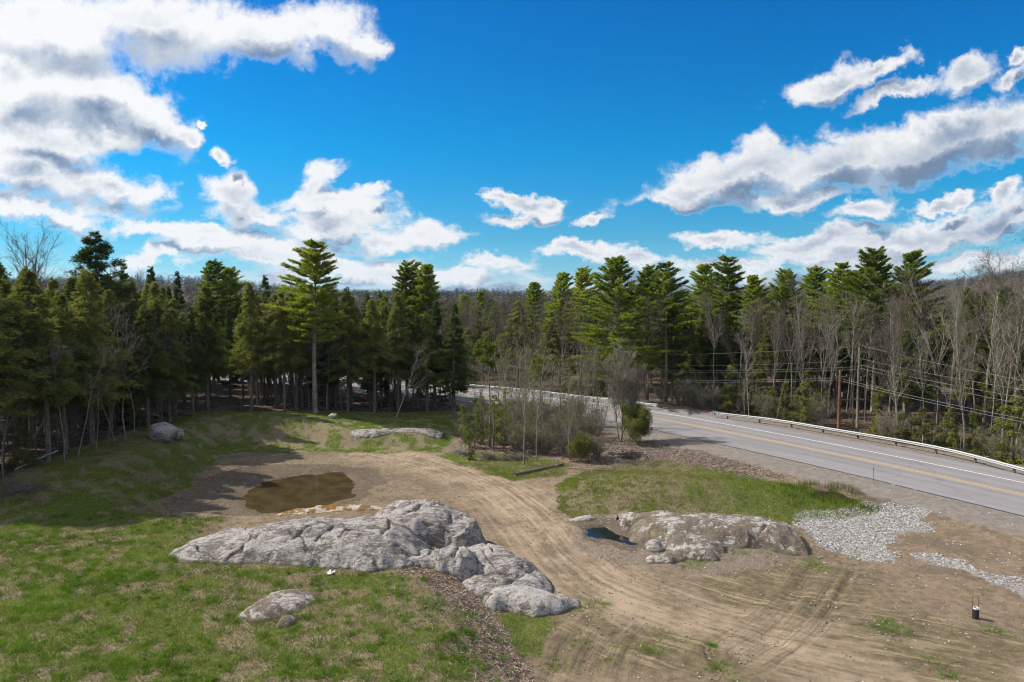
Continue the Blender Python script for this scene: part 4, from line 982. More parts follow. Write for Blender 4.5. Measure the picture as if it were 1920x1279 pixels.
BASEH = {'pine': 20, 'lowpine': 20, 'hem': 16, 'spruce': 16, 'bigspruce': 16, 'under': 6, 'tuft': 5, 'bush': 4, 'young': 5, 'bare': 15, 'birch': 15, 'redbare': 15, 'pole': 12, 'sapling': 7, 'multi': 9, 'shrub': 2.6, 'lean': 9}
NAME = {'pine': 'pine_tree', 'lowpine': 'pine_tree', 'hem': 'hemlock_tree', 'spruce': 'spruce_tree', 'bigspruce': 'spruce_tree', 'under': 'young_hemlock', 'tuft': 'young_pine', 'bush': 'evergreen_shrub', 'young': 'evergreen_sapling', 'bare': 'bare_tree', 'birch': 'birch_tree', 'redbare': 'bare_tree', 'pole': 'slender_bare_tree', 'sapling': 'bare_sapling', 'multi': 'multi_stem_tree', 'shrub': 'bare_shrub', 'lean': 'leaning_tree'}
COUNT = {}
def tree(kind, x, y, h, label, group=None, var=None, wide=1.0, rz=None, tilt=(0, 0), z=None, cat='tree'):
    v = PROTO[kind]; var = int(rng.integers(0, len(v))) if var is None else var % len(v)
    s = h / BASEH[kind]
    e = bpy.data.objects.new(NAME[kind], None); COL.objects.link(e); e.empty_display_size = 0.3
    e.location = (x, y, (H1(x, y) if z is None else z) - 0.05); e.rotation_euler = (tilt[0], tilt[1], float(rng.uniform(0, 6.28)) if rz is None else rz)
    w = s * wide; e.scale = (w, w, s)
    tag(e, label, cat, group); COUNT[kind] = COUNT.get(kind, 0) + 1
    for nm, me in v[var]: link(nm, me, e)
    return e

def tree_px(kind, px, top, D, label, group=None, **kw):
    """stand a tree at depth D on the sight line of px so that its tip reaches the height seen in the photograph"""
    x = (px - CX) / F * D; zt = CAMH + (HOR - top) / F * D; zg = H1(x, D)
    return tree(kind, x, D, zt - zg, label, group, **kw)

PT = []          # trunks already standing
def mark(e): PT.append((e.location.x, e.location.y)); return e
TP = lambda *a, **k: mark(tree_px(*a, **k))

PT += [(35.7, 74.0), (39.3, 77.0), (36.6, 73.0), (38.5, 76)]
# the trees one can point to
TP('pine', 588, 452, 79, 'tall white pine with a bare lower trunk standing forward of the left woods', var=0, wide=1.15)
TP('pine', 762, 488, 93, 'taller twin of two white pines right of the middle of the left woods', var=1)
TP('pine', 800, 497, 92, 'right hand pine of the pair rising over the end of the left woods', var=2)
TP('pine', 398, 488, 104, 'flat topped pine behind the hemlocks in front of the blue mountain', var=3)
TP('pine', 432, 503, 108, 'second flat topped pine close behind the one before the blue mountain', var=4)
TP('bigspruce', 182, 436, 68, 'broad dark spruce, the tallest crown at the far left', var=0, wide=1.1)
TP('hem', 165, 505, 58, 'big pale olive hemlock in front of the broad dark spruce', var=1, wide=1.25)
TP('spruce', 283, 500, 78, 'dark pointed spruce just right of the broad spruce', var=0)
TP('spruce', 232, 492, 80, 'dark narrow spruce at the right shoulder of the broad spruce', var=1)
TP('spruce', 335, 508, 92, 'thin spruce tip standing in the gap before the far mountain', var=2, wide=0.8)
TP('hem', 385, 533, 76, 'rounded olive hemlock at the left of the back edge of the clearing', var=3, wide=1.2)
TP('hem', 468, 530, 79, 'yellowish pointed hemlock between the rounded one and the tall pine', var=0)
TP('spruce', 500, 516, 90, 'small dark spire left of the tall forward pine', var=0)
TP('hem', 530, 545, 79, 'hemlock close against the left side of the tall forward pine', var=2)
TP('hem', 650, 538, 82, 'hemlock close against the right side of the tall forward pine', var=1)
TP('hem', 700, 560, 83, 'low hemlock below the pair of pines, left one', var=4, wide=1.2)
TP('hem', 745, 548, 85, 'low hemlock directly below the pair of pines', var=3)
TP('spruce', 850, 568, 86, 'black green spruce ending the left woods beside the road', var=0, wide=1.35)
TP('spruce', 815, 562, 88, 'dark spruce second from the right end of the left woods', var=1, wide=1.2)
TP('lean', 740, 640, 80, 'whitish dead tree leaning right in front of the dark hemlocks', var=0, tilt=(0, 0.3), rz=0)
TP('lean', 30, 640, 52, 'pale bare tree leaning out over the bank at the left edge', var=1, tilt=(0, 0.5), rz=0)
TP('birch', 42, 455, 74, 'forked bare tree against the sky at the far left', var=0)
TP('bare', 100, 462, 80, 'bare crown behind the hemlocks left of the broad spruce', var=1)
TP('lowpine', 1160, 483, 95, 'large pine with bright low tiers of branches beyond the multi stem tree', var=0, wide=1.15)
TP('pine', 1215, 497, 103, 'pine close behind the right shoulder of the large low branched pine', var=1)
TP('pine', 1250, 492, 99, 'narrow topped pine with an open trunk right of the large pine', var=0)
TP('pine', 1090, 502, 122, 'right one of two distant round pines left of the large pine', var=3)
TP('pine', 1050, 512, 126, 'left one of two distant round pines above the bare wood', var=4)
TP('pine', 1004, 530, 135, 'small dark pine top rising from the bare wood', var=2)
TP('pine', 903, 546, 150, 'small round pine at the end of the road bend', var=3)
TP('pine', 868, 553, 158, 'half hidden pine left of the round pine at the road bend', var=4)
TP('pine', 1322, 497, 108, 'slim pine leaning left of the tall pine over the gap in the guardrails', var=2)
TP('pine', 1358, 481, 102, 'tall pine above the gap between the guardrails', var=0, wide=1.1)
TP('pine', 1412, 517, 97, 'open crowned pine with a long bare trunk left of the utility poles', var=2)
TP('pine', 1470, 503, 101, 'neatly tiered pine well left of the utility poles', var=1, wide=.9)
TP('pine', 1524, 500, 108, 'roundish distant pine left of the utility poles', var=3)
TP('pine', 1577, 493, 95, 'pine rising straight above the red utility pole', var=0)
TP('pine', 1602, 508, 99, 'shorter pine between the pole and the tallest right hand pine', var=4, wide=.9)
TP('pine', 1641, 464, 88, 'tallest and best tiered pine on the right', var=1)
TP('lowpine', 1702, 474, 85, 'broad bushy pine right of the tallest one', var=1, wide=0.95)
TP('pine', 1810, 540, 110, 'thin yellowish pine top among the bare trees at the right', var=2, wide=.6)
TP('bare', 1765, 512, 80, 'wide grey bare crown just right of the bushy pine', var=2, wide=1.2)
TP('bare', 1850, 508, 76, 'bare tree crown near the right edge against the hill', var=3, wide=1.2)
TP('bare', 1905, 505, 70, 'nearest tall bare tree at the right edge', var=5, wide=1.2)
TP('redbare', 1715, 560, 78, 'bare tree still holding russet leaves below the bushy pine', var=0)
TP('redbare', 1880, 530, 88, 'reddish bare tree behind the nearest one at the right edge', var=1)
TP('birch', 1408, 655, 84, 'pale slim birch left of the utility poles', var=0)
TP('hem', 1440, 600, 88, 'yellow green hemlock behind the pale birch', var=2)
TP('birch', 1545, 600, 82, 'slanting pale trunk left of the red pole', var=1, tilt=(0, -0.08))

# dense woods filled in row by row; each zone is a group of look-alikes
def fill(poly, n, kinds, hr, label, group, dmin=2.0, bias=None, wide=(0.85, 1.15), seed=0, see=True, topmax=None, row=None):
    r = np.random.default_rng(seed); P = np.asarray(poly, float); lo, hi = P.min(0), P.max(0); c = 0; tries = 0; made = []
    while c < n and tries < n * 60:
        tries += 1; x, y = r.uniform(lo, hi)
        if sdf(P, np.array([x]), np.array([y]))[0] > 0: continue
        if see and abs(x) > 0.80 * y + 1: continue
        if any((x - a) ** 2 + (y - b) ** 2 < dmin * dmin for a, b in PT): continue
        if 32 < x < 41 and abs(x / y - 0.492) < 0.055 and y < 78: continue
        k = kinds[int(r.integers(0, len(kinds)))]; h = r.uniform(*hr)
        if topmax is not None:
            z0 = H1(x, y); px = CX + x / y * F; cap = CAMH + (HOR - np.interp(px, *topmax)) / F * y - z0
            h = min(h, cap * r.uniform(0.76, 1.0))
        lb = label[k] if isinstance(label, dict) else label
        made.append((x / y, h, mark(tree(k, x, y, h, lb, group, wide=r.uniform(*wide) * (1.18 if k == 'hem' else 0.78 if k in ('bare', 'birch', 'redbare') else 1.0))))); c += 1
    if row: rank(made, row)

ORD = ['leftmost', 'second', 'third', 'fourth', 'fifth', 'sixth', 'seventh', 'eighth', 'ninth', 'tenth', 'eleventh', 'twelfth', 'thirteenth', 'fourteenth', 'fifteenth', 'sixteenth', 'seventeenth', 'eighteenth', 'nineteenth', 'twentieth']
def rank(made, what):
    made.sort(key=lambda q: q[0]); n = len(made)
    for i, (u, h, e) in enumerate(made):
        if i < (n + 1) // 2: w = ORD[i] + (' from the left' if i else '') if i < 20 else str(i + 1) + 'th from the left'
        else:
            j = n - 1 - i; w = ('rightmost' if j == 0 else ORD[j] + ' from the right') if j < 20 else str(j + 1) + 'th from the right'
        e['label'] = w + ' of the ' + what

TOPL = ([-200, 0, 60, 120, 330, 345, 440, 470, 560, 640, 700, 860, 900], [480, 490, 500, 505, 515, 556, 556, 540, 530, 545, 540, 575, 575])
fill([(-34.5, 47), (-34.5, 70), (-31, 76), (-38, 80), (-45, 60), (-40, 47)], 24, ['hem', 'hem', 'spruce'], (14, 18), 'hemlock or spruce in the front row of the woods along the left bank', 'conifers fronting the left bank', 2.1, seed=1, topmax=TOPL, row='front row conifers along the left bank')
fill([(-31, 77), (-25, 80.5), (-10, 84), (-6, 89), (-14, 92), (-33, 88)], 22, ['hem', 'hem', 'spruce'], (13.5, 17), 'conifer in the front row of the dark woods behind the clearing', 'conifers fronting the back of the clearing', 2.2, seed=2, topmax=TOPL, row='front row conifers behind the clearing')
fill([(-45, 45), (-38, 80), (-33, 88), (-60, 100), (-90, 80), (-60, 40)], 48, ['hem', 'spruce', 'hem', 'bare'], (14, 19), {'hem': 'conifer packed inside the left woods', 'spruce': 'conifer packed inside the left woods', 'bare': 'bare tree packed inside the left woods'}, 'trees packed inside the left woods', 2.6, seed=3, topmax=TOPL)
fill([(-33, 88), (-14, 92), (-8, 95), (-20, 103), (-38, 114), (-60, 112), (-62, 100)], 34, ['hem', 'spruce', 'hem'], (13, 17), 'dark conifer standing between the left clearing and the road bend', 'conifers between clearing and road bend', 2.6, seed=4, topmax=TOPL)
fill([(-32, 78), (-10, 84), (-7, 90), (-34, 92)], 38, ['pole'], (9, 13), 'thin pale trunk among the dark conifers behind the clearing', 'thin trunks behind the clearing', 1.0, seed=5, topmax=TOPL, row='thin pale trunks among conifers behind the clearing')
fill([(-33.5, 46), (-33.5, 72), (-42, 78), (-44, 50)], 38, ['pole'], (8, 12), 'thin pale trunk among the dark conifers of the left bank', 'thin trunks of the left bank', 1.2, seed=6, topmax=TOPL, row='thin pale trunks along the left bank')
fill([(-35, 44), (-36, 74), (-46, 78), (-46, 50)], 16, ['under'], (3, 6.5), 'low young hemlock under the trees of the left bank', 'young hemlocks under the left woods', 1.5, seed=7, row='low young hemlocks under the left bank trees')
fill([(-28, 82), (-8, 87), (-10, 96), (-33, 95)], 10, ['under'], (2.5, 5), 'low young hemlock under the dark woods behind the clearing', 'young hemlocks behind the clearing', 1.5, seed=8, row='low young hemlocks behind the clearing')
# trees just outside the frame whose shade falls across the field
for i, (x, y, h) in enumerate([(-37, 47, 16), (-38.8, 45.5, 15), (-40.5, 48, 18), (-42, 46, 17), (-39, 50, 18), (-43, 49, 18)]):
    tree('hem', x, y, h, 'hemlock at the left border whose shade crosses the field', 'hemlocks at the left border', wide=1.25)

TOPM = ([860, 900, 960, 1000, 1100, 1240], [548, 553, 550, 540, 535, 545])
fill([(-12, 112), (-2, 108), (8, 101), (16, 93), (24, 98), (20, 150), (-10, 175), (-40, 160), (-28, 124)], 92, ['bare', 'bare', 'bare', 'redbare', 'bare', 'hem'], (13, 18), 'grey bare tree of the leafless wood beyond the road bend', 'bare trees beyond the road bend', 2.3, seed=10, topmax=TOPM)
fill([(-10, 112), (8, 102), (16, 94), (26, 98), (10, 125)], 16, ['under', 'pole'], (5, 10), {'under': 'small hemlock under the bare wood beyond the bend', 'pole': 'thin pale tree in the bare wood beyond the bend'}, 'small growth under the bare wood', 2.0, seed=11, topmax=TOPM, row='small trees at the foot of the bare wood')
TOPR = ([1000, 1240, 1300, 1400, 1560, 1620, 1730, 1760, 1920, 2100], [545, 525, 540, 545, 535, 530, 530, 525, 520, 520])
def farside(d0, d1, y0, y1):
    P = ROADC; T = unit(np.gradient(P, axis=0)); Nn = np.stack([-T[:, 1], T[:, 0]], 1)
    m = (P[:, 1] < y1) & (P[:, 1] > y0)
    return np.concatenate([(P + Nn * d0)[m], (P + Nn * d1)[m][::-1]])
fill(farside(14, 26, 30, 84), 50, ['bare', 'bare', 'pole', 'birch', 'redbare', 'pole'], (12, 17), {'bare': 'bare grey tree in the roadside woods on the right', 'redbare': 'bare grey tree in the roadside woods on the right', 'birch': 'pale barked bare tree in the roadside woods on the right', 'pole': 'slender pale bare tree in the roadside woods on the right'}, 'bare roadside trees on the right', 2.2, seed=12, topmax=TOPR, row='bare roadside trees behind the right guardrail')
fill(farside(15, 30, 30, 88), 46, ['hem', 'spruce', 'hem'], (9, 14), 'dark hemlock in the shade of the right roadside woods', 'dark hemlocks in the right woods', 2.4, seed=13, topmax=([900, 2100], [600, 590]), row='dark hemlocks shaded by bare roadside trees')
fill(farside(24, 60, 40, 100), 84, ['bare', 'hem', 'spruce', 'pine', 'hem', 'bare'], (13, 18), {'bare': 'bare tree deep in the right hand woods', 'hem': 'conifer deep in the right hand woods', 'spruce': 'conifer deep in the right hand woods', 'pine': 'conifer deep in the right hand woods'}, 'trees deep in the right woods', 3.0, seed=14, topmax=TOPR)
fill(farside(11.5, 19, 30, 80), 42, ['under'], (3, 7), 'bright young hemlock behind the right guardrail', 'young hemlocks behind the right guardrail', 2.0, seed=15, row='bright young hemlocks behind the right guardrail')
fill(farside(10.5, 16, 30, 90), 38, ['shrub', 'shrub', 'sapling'], (2.0, 4.5), {'shrub': 'twiggy bare bush behind the guardrails', 'sapling': 'thin bare sapling behind the guardrails'}, 'bare brush behind the guardrails', 1.5, seed=16, row='bushes and saplings just behind the guardrails')
fill([(20, 96), (34, 84), (44, 92), (30, 112)], 14, ['hem', 'spruce'], (10, 15), 'black green hemlock behind the gap in the guardrails', 'dark hemlocks behind the guardrail gap', 2.2, seed=17, topmax=TOPR, row='black green hemlocks behind the guardrail gap')

# the thicket between the track and the road
def gp(px, py): c = pt(px, py); return float(c[0]), float(c[1])
def at(kind, px, py, h, label, group=None, **kw):
    x, y = gp(px, py); return mark(tree(kind, x, y, h, label, group, **kw))
at('multi', 1162, 828, 9.3, 'open multi stemmed tree with budding twigs beside the road', wide=0.85, var=0)
at('bush', 1196, 832, 3.9, 'bushy evergreen shrub at the foot of the multi stemmed tree', wide=0.85, cat='shrub')
at('bush', 1088, 866, 2.4, 'small round bright green evergreen at the right end of the thicket', wide=0.9, cat='shrub')
at('sapling', 983, 872, 10.5, 'tallest forked grey sapling in front of the thicket', var=0, wide=1.1)
at('pole', 912, 866, 8.0, 'thin trunk at the left front of the thicket', var=0, wide=.7)
at('sapling', 1006, 864, 9.5, 'straight grey sapling right of the tallest one in the thicket', var=2)
at('sapling', 1068, 862, 7.5, 'pale sapling at the right front of the thicket', var=1)
at('sapling', 900, 800, 9.0, 'bent sapling at the left rear of the thicket', var=3, tilt=(0, 0.12))
for i, (px, py, h) in enumerate([(1098,800,8.5),(1112,802,9.0),(1120,806,8.0),(1130,800,8.5),(1090,806,7.5),(1105,790,9)]):
    at('sapling', px, py, h, 'grey stem in the tight clump at the right rear of the thicket', 'stems of the right rear clump', var=i, wide=0.7)
SAP = []; YOU = []
for i, (px, py, h) in enumerate([(935,790,9),(950,805,10),(968,800,9),(930,820,8),(1000,800,9),(1030,810,8),(1045,825,8),(960,840,7),(1020,840,7.5),(985,815,9)]):
    e = at('sapling', px, py, h, 'slim bare sapling standing in the middle of the thicket', 'slim saplings of the thicket', var=i); SAP.append((e.location.x / e.location.y, h, e))
rank(SAP, 'slim bare saplings in the middle of the thicket')
for i, (px, py, h) in enumerate([(890,842,5.0),(925,846,5.6),(870,838,4.2),(950,835,5.6),(905,830,5),(880,855,3.0)]):
    e = at('young', px, py, h, 'yellow green feathery sapling at the left of the thicket', 'yellow green saplings of the thicket', var=i); YOU.append((e.location.x / e.location.y, h, e))
rank(YOU, 'yellow green feathery saplings at the left of the thicket')
at('tuft', 918, 838, 10.3, 'spindly young pine with a bright tuft high above the thicket, left one', wide=.75)
at('tuft', 1012, 850, 9.0, 'spindly young pine with a bright tuft above the middle of the thicket', wide=.7)
at('under', 884, 862, 1.3, 'low yellowish bush at the left front of the thicket', wide=1.0, var=1, cat='shrub')
rs = np.random.default_rng(90); k = 0
while k < 74:
    px, py = rs.uniform(870, 1128), rs.uniform(782, 868)
    if py > 838 + (px - 870) * 0.12 or py < 775 + abs(px - 1000) * 0.1: continue
    x, y = gp(px, py); tree('shrub', x, y, rs.uniform(1.8, 3.2), 'twiggy grey brown bush of the thicket', 'twiggy bushes of the thicket', wide=rs.uniform(.8, 1.2), cat='shrub'); k += 1
for i, (px, py, h) in enumerate([(1310,765,4.5),(1295,762,3.5),(1360,772,5.0),(1375,774,4),(1395,782,5.5)]):
    at('sapling', px, py, h, 'small bare sapling in front of the dark woods near the guardrail gap', 'saplings near the guardrail gap', var=i, wide=1.2)
at('young', 1303, 765, 4.6, 'thin green sapling in the dark gap between the guardrails', var=0, wide=.6)

# ------------------------------------------------------------------ far woods
def far_woods():
    r = np.random.default_rng(500); V = []; 
    def clump(x, y, z, h, w, n):
        pass
    N_ = 15000
    rr = np.concatenate([r.uniform(150, 420, 6000), r.uniform(420, 1500, N_ - 6000) ])
    uu = r.uniform(-0.82, 0.82, N_); yy = rr / np.sqrt(1 + uu ** 2); xx = uu * yy
    rd = pathdist(ROADC, xx, yy)[0]; keep = (rd > 14) & ~((xx < -5) & (yy < 150) & (rd < 14)); xx, yy, rr = xx[keep], yy[keep], rr[keep]
    zz = height(xx, yy, False); n = len(xx)
    hh = r.uniform(9, 14.5, n); hh = np.minimum(hh, np.where(rr < 420, CAMH - 0.5 + (HOR - 553) / F * yy - zz, 99)); hh = np.maximum(hh, 5)
    con = vnoise(xx * 0.006, yy * 0.006, 5) + r.normal(0, 0.5, n) > 0.25
    out = []
    for sel in (con, ~con):
        x, y, z, h = xx[sel], yy[sel], zz[sel], hh[sel]; m = len(x); K = 46
        t = r.uniform(0, 1, (m, K)); a = r.uniform(0, 6.28, (m, K))
        if sel is con: rad = (1 - t) ** 0.8 * 2.3 * r.uniform(.5, 1, (m, K)); zc = z[:, None] + h[:, None] * (0.25 + 0.75 * t)
        else: rad = np.sqrt(np.clip(1 - (2 * t - 1) ** 2, 0, 1)) * 2.7 * r.uniform(.4, 1, (m, K)); zc = z[:, None] + h[:, None] * (0.3 + 0.7 * t)
        C = np.stack([x[:, None] + np.cos(a) * rad, y[:, None] + np.sin(a) * rad, zc], -1).reshape(-1, 3)
        Dd = np.stack([np.cos(a), np.sin(a), np.full_like(a, 0.3 if sel is con else 1.4)], -1).reshape(-1, 3)
        v, f = needles(C, unit(Dd), 1, 1.5 if sel is con else 1.8, 0.6 if sel is con else 0.30, 0.3, r)
        out.append((v, f))
    return out
fw = far_woods()
tag(link('far_conifer_woods', mesh_np('far_conifer_woods', *fw[0], foliage('far_conifer_foliage', (0.02, 0.035, 0.014), (0.035, 0.055, 0.02), (0.06, 0.08, 0.028), 0.15))), 'distant dark conifer woods covering the hills', 'woods', None, 'stuff')
tag(link('far_bare_woods', mesh_np('far_bare_woods', *fw[1], foliage('far_bare_twigs', (0.06, 0.05, 0.042), (0.10, 0.082, 0.068), (0.14, 0.115, 0.095), 0.0))), 'distant leafless grey brown woods on the hills', 'woods', None, 'stuff')

# ------------------------------------------------------------------ grass, chips, stones
def sample(x0, x1, y0, y1, n, fn, seed):
    r = np.random.default_rng(seed); x = r.uniform(x0, x1, n); y = r.uniform(y0, y1, n)
    keep = (np.abs(x) < 0.80 * y + 1) & (r.uniform(0, 1, n) < fn(x, y)); return x[keep], y[keep], r

def rock_free(x, y):
    ok = np.ones(len(x), bool)
    for o in ROCKS:
        pass
    return ok
def blades(name, x, y, r, h, w, matl, label, lean=0.5):
    n = len(x); z = height(x, y); a = r.uniform(0, 6.28, n); L = h * r.uniform(0.5, 1.3, n); W_ = w * r.uniform(0.7, 1.3, n)
    sd = np.stack([np.cos(a), np.sin(a), np.zeros(n)], 1) * W_[:, None] / 2; b = np.stack([x, y, z - 0.01], 1)
    tip = b + np.stack([r.normal(0, lean, n) * L, r.normal(0, lean, n) * L, L], 1)
    v = np.stack([b - sd, b + sd, tip], 1).reshape(-1, 3)
    tag(link(name, mesh_np(name, v, np.arange(3 * n).reshape(-1, 3), matl)), label, 'grass', None, 'stuff'); print(name, n)
M['grass'] = foliage('green_grass', (0.085, 0.130, 0.018), (0.175, 0.245, 0.034), (0.32, 0.37, 0.062), 0.44)
M['tuft'] = foliage('tuft_grass', (0.055, 0.115, 0.012), (0.115, 0.215, 0.022), (0.21, 0.32, 0.04), 0.42)
M['straw'] = foliage('straw_grass', (0.13, 0.11, 0.055), (0.27, 0.23, 0.12), (0.48, 0.42, 0.24), 0.28)

def gmask(x, y):
    c = cover(x, y); return c['grass'], c['green'], c['litter'], c
def g_green(x, y):
    g, gr, l, c = gmask(x, y); n = fbm(x, y, 1.3, 3, 71) * 0.6 + fbm(x, y, 4.0, 2, 72) * 0.6 + 0.5
    return sst(g, 0.15, 0.6) * sst(gr + n - 0.5, 0.30, 0.75) * (1 - 0.45 * l)
def g_straw(x, y):
    g, gr, l, c = gmask(x, y); return sst(g, 0.15, 0.6) * (1 - 0.45 * sst(gr, 0.4, 1.0)) * (1 - 0.6 * l)
x, y, r = sample(-40, 10, 23, 56, 620000, g_green, 1)
blades('grass', x, y, r, 0.10, 0.026, M['grass'], 'short green grass growing over the foreground field and banks')
x, y, r = sample(-36, 35, 42, 86, 420000, g_green, 2)
blades('grass', x, y, r, 0.15, 0.045, M['grass'], 'green grass on the mound, the banks and the wet hollow')
x, y, r = sample(-40, 36, 23, 60, 620000, g_straw, 3)
blades('dry_grass', x, y, r, 0.12, 0.030, M['straw'], 'last year\'s straw coloured grass between the green')
# separate tufts
def tufts(name, cx, cy, rad, h, per, seed, label, w=0.026):
    r = np.random.default_rng(seed); n = len(cx); x = np.repeat(cx, per); y = np.repeat(cy, per); rr = np.repeat(rad, per)
    ox, oy = r.normal(0, .42, n * per) * rr, r.normal(0, .42, n * per) * rr
    x, y = x + ox, y + oy; z = height(x, y); L = np.repeat(h, per) * r.uniform(.5, 1.2, n * per); a = r.uniform(0, 6.28, n * per)
    sd = np.stack([np.cos(a), np.sin(a), 0 * a], 1) * w / 2; b = np.stack([x, y, z - .01], 1)
    tip = b + np.stack([ox * 1.0 + r.normal(0, .25, len(a)) * L, oy * 1.0 + r.normal(0, .25, len(a)) * L, L], 1)
    v = np.stack([b - sd, b + sd, tip], 1).reshape(-1, 3)
    tag(link(name, mesh_np(name, v, np.arange(len(v)).reshape(-1, 3), M['tuft'])), label, 'grass', None, 'stuff'); print(name, len(a))
def g_tuft(x, y):
    g, gr, l, c = gmask(x, y); f = zm('field', x, y, 1.0)
    return f * 0.95 * (1 - 0.7 * l) * (0.45 + 0.55 * sst(fbm(x, y, 0.3, 3, 81), -0.2, 0.4))
x, y, r = sample(-30, 4, 23, 42, 3400, g_tuft, 5)
tufts('grass_tufts', x, y, r.uniform(.12, .34, len(x)), r.uniform(.12, .26, len(x)), 44, 6, 'rounded green grass tufts dotted over the foreground field')
cl = [(1248,1195,.35),(1205,1222,.25),(1235,1226,.2),(1650,1178,.4),(1690,1187,.5),(1360,1265,.45),(1352,1250,.3),(1755,1245,.35),(1527,1062,.5),(1102,1142,.4),(1120,1135,.3),(1160,1215,.15),(1865,1185,.3),(1660,1165,.2),(1380,1040,.3),(1050,1250,.3),(1085,1210,.2),(1500,1040,.4),(1780,1268,.2),(1290,1060,.5),(1310,1052,.4),(1335,1215,.15),(1145,1240,.15)]
cp = np.array([pz(a, b) for a, b, c in cl]); cr_ = np.array([c for *_, c in cl])
tufts('weed_tufts', cp[:, 0], cp[:, 1], cr_ * 1.6, 0.06 + cr_ * 0.22, 150, 8, 'scattered green weeds in the bare dirt')
# sparse weed flecks in the pit and along the track edge
def g_fleck(x, y):
    c = cover(x, y); return 0.9 * (1 - c['sand']) * (c['grass'] < 0.3) * (c['forest'] < .2) * (c['shoulder'] < .3) * (c['wet'] < .8) * (0.15 + 0.85 * (zm('thk_edge', x, y, 4) + zm('outcrop', x, y, 2.5) > .3))
x, y, r = sample(-28, 34, 26, 72, 2600, g_fleck, 12)
tufts('weed_flecks', x, y, r.uniform(.08, .22, len(x)), r.uniform(.04, .10, len(x)), 14, 13, 'tiny weeds dotted through the dirt of the clearing', 0.03)
# reeds by the wet hollow
rr_ = np.random.default_rng(44); P3 = PUD3; px_ = rr_.uniform(P3[:, 0].min() - 2, P3[:, 0].max() + 1, 4000); py2 = rr_.uniform(P3[:, 1].min() - .8, P3[:, 1].max() + 1.5, 4000)
kk = fbm(px_, py2, 0.9, 2, 19) + rr_.normal(0, .2, 4000) > 0; blades('reeds', px_[kk], py2[kk], rr_, 0.5, 0.03, M['grass'], 'thin green reeds standing in the dark wet hollow', 0.15)

def stones(name, x, y, r, s0, s1, matl, label, flat=0.6, cat='stones'):
    n = len(x); base = np.array([(1, 0, 0), (0, 1, 0), (-1, 0, 0), (0, -1, 0), (0, 0, 1), (0, 0, -1)], float)
    f0 = np.array([(0, 1, 4), (1, 2, 4), (2, 3, 4), (3, 0, 4), (1, 0, 5), (2, 1, 5), (3, 2, 5), (0, 3, 5)])
    s = np.exp(r.uniform(math.log(s0), math.log(s1), n)); a = r.uniform(0, 6.28, n)
    v = base[None] * s[:, None, None] * r.uniform(0.55, 1.2, (n, 6, 1)) + r.normal(0, .18, (n, 6, 3)) * s[:, None, None]
    v[..., 2] *= flat; ca, sa = np.cos(a)[:, None], np.sin(a)[:, None]
    v = np.stack([v[..., 0] * ca - v[..., 1] * sa, v[..., 0] * sa + v[..., 1] * ca, v[..., 2]], -1)
    v += np.stack([x, y, height(x, y) + s * 0.15], 1)[:, None]
    f = (f0[None] + (np.arange(n) * 6)[:, None, None]).reshape(-1, 3)
    tag(link(name, mesh_np(name, v.reshape(-1, 3), f, matl)), label, cat, None, 'stuff'); print(name, n)
def stone_mat(name, a, b):
    m, N = mat(name); q = N.noise(pos(N), 5.0, 2, 0.8); finish(N, N.mix(N.step(q, 0.35, 0.65), a, b), 0.9, N.noise(pos(N), 40, 2), 0.3, 0.01); return m
M['stone_w'] = stone_mat('crushed_white_stone', (0.17, 0.162, 0.152), (0.42, 0.41, 0.40)); M['stone_b'] = stone_mat('field_stone', (0.17, 0.14, 0.115), (0.40, 0.36, 0.32))
x, y, r = sample(14, 40, 34, 54, 60000, lambda x, y: 0.75 * sst(cover(x, y)['gravel'] + fbm(x, y, 1.1, 3, 91) * 0.7, 0.25, 1.0), 21)
stones('white_gravel', x, y, r, 0.035, 0.11, M['stone_w'], 'spread of crushed white stone beside the road shoulder')
x, y, r = sample(-26, 38, 24, 80, 60000, lambda x, y: np.clip(0.22 + 0.6 * zm('outcrop', x, y, 1.5) + 0.25 * zm('litter2', x, y) + 0.2 * cover(x, y)['wet'], 0, 1) * (cover(x, y)['grass'] < 0.5) * (cover(x, y)['shoulder'] < .5), 22)
stones('loose_stones', x, y, r, 0.022, 0.075, M['stone_b'], 'small loose stones strewn over the dirt and the rubble mound')

x, y, r = sample(-26, 38, 24, 82, 45000, lambda x, y: (cover(x, y)['forest'] < .3) * (cover(x, y)['shoulder'] < .6) * 0.55, 27)
stones('dirt_clods', x, y, r, 0.02, 0.06, stone_mat('dirt_clod', (0.08, 0.06, 0.042), (0.19, 0.145, 0.10)), 'small dark clods of earth strewn over the clearing')

def chips(name, x, y, r, L0, L1, w, matl, label):
    n = len(x); z = height(x, y) + 0.02; a = r.uniform(0, 6.28, n); L = r.uniform(L0, L1, n)
    d = np.stack([np.cos(a), np.sin(a), r.normal(0, .25, n)], 1) * (L / 2)[:, None]; c = np.stack([x, y, z + r.uniform(0, .05, n)], 1)
    mb = MB(); mb.segs(c - d, c + d, np.full(n, w), np.full(n, w * 0.6)); tag(link(name, mb.mesh(name, matl)), label, 'litter', None, 'stuff'); print(name, n)
x, y, r = sample(-10, 28, 23, 80, 60000, lambda x, y: np.maximum(0.7 * zm('litter2', x, y, 1.6, 1.8), 0.8 * zm('litter1', x, y, 1.0)), 31)
chips('wood_chips', x, y, r, 0.06, 0.35, 0.012, M['dead'], 'broken twigs and wood chips littering the slope and the roadside')
x, y, r = sample(-10, 28, 23, 80, 60000, lambda x, y: np.maximum(0.7 * zm('litter2', x, y, 1.6, 1.8), 0.8 * zm('litter1', x, y, 1.0)), 32)
chips('bark_litter', x, y, r, 0.05, 0.25, 0.02, M['darkwood'], 'dark bark litter on the slope and the roadside')
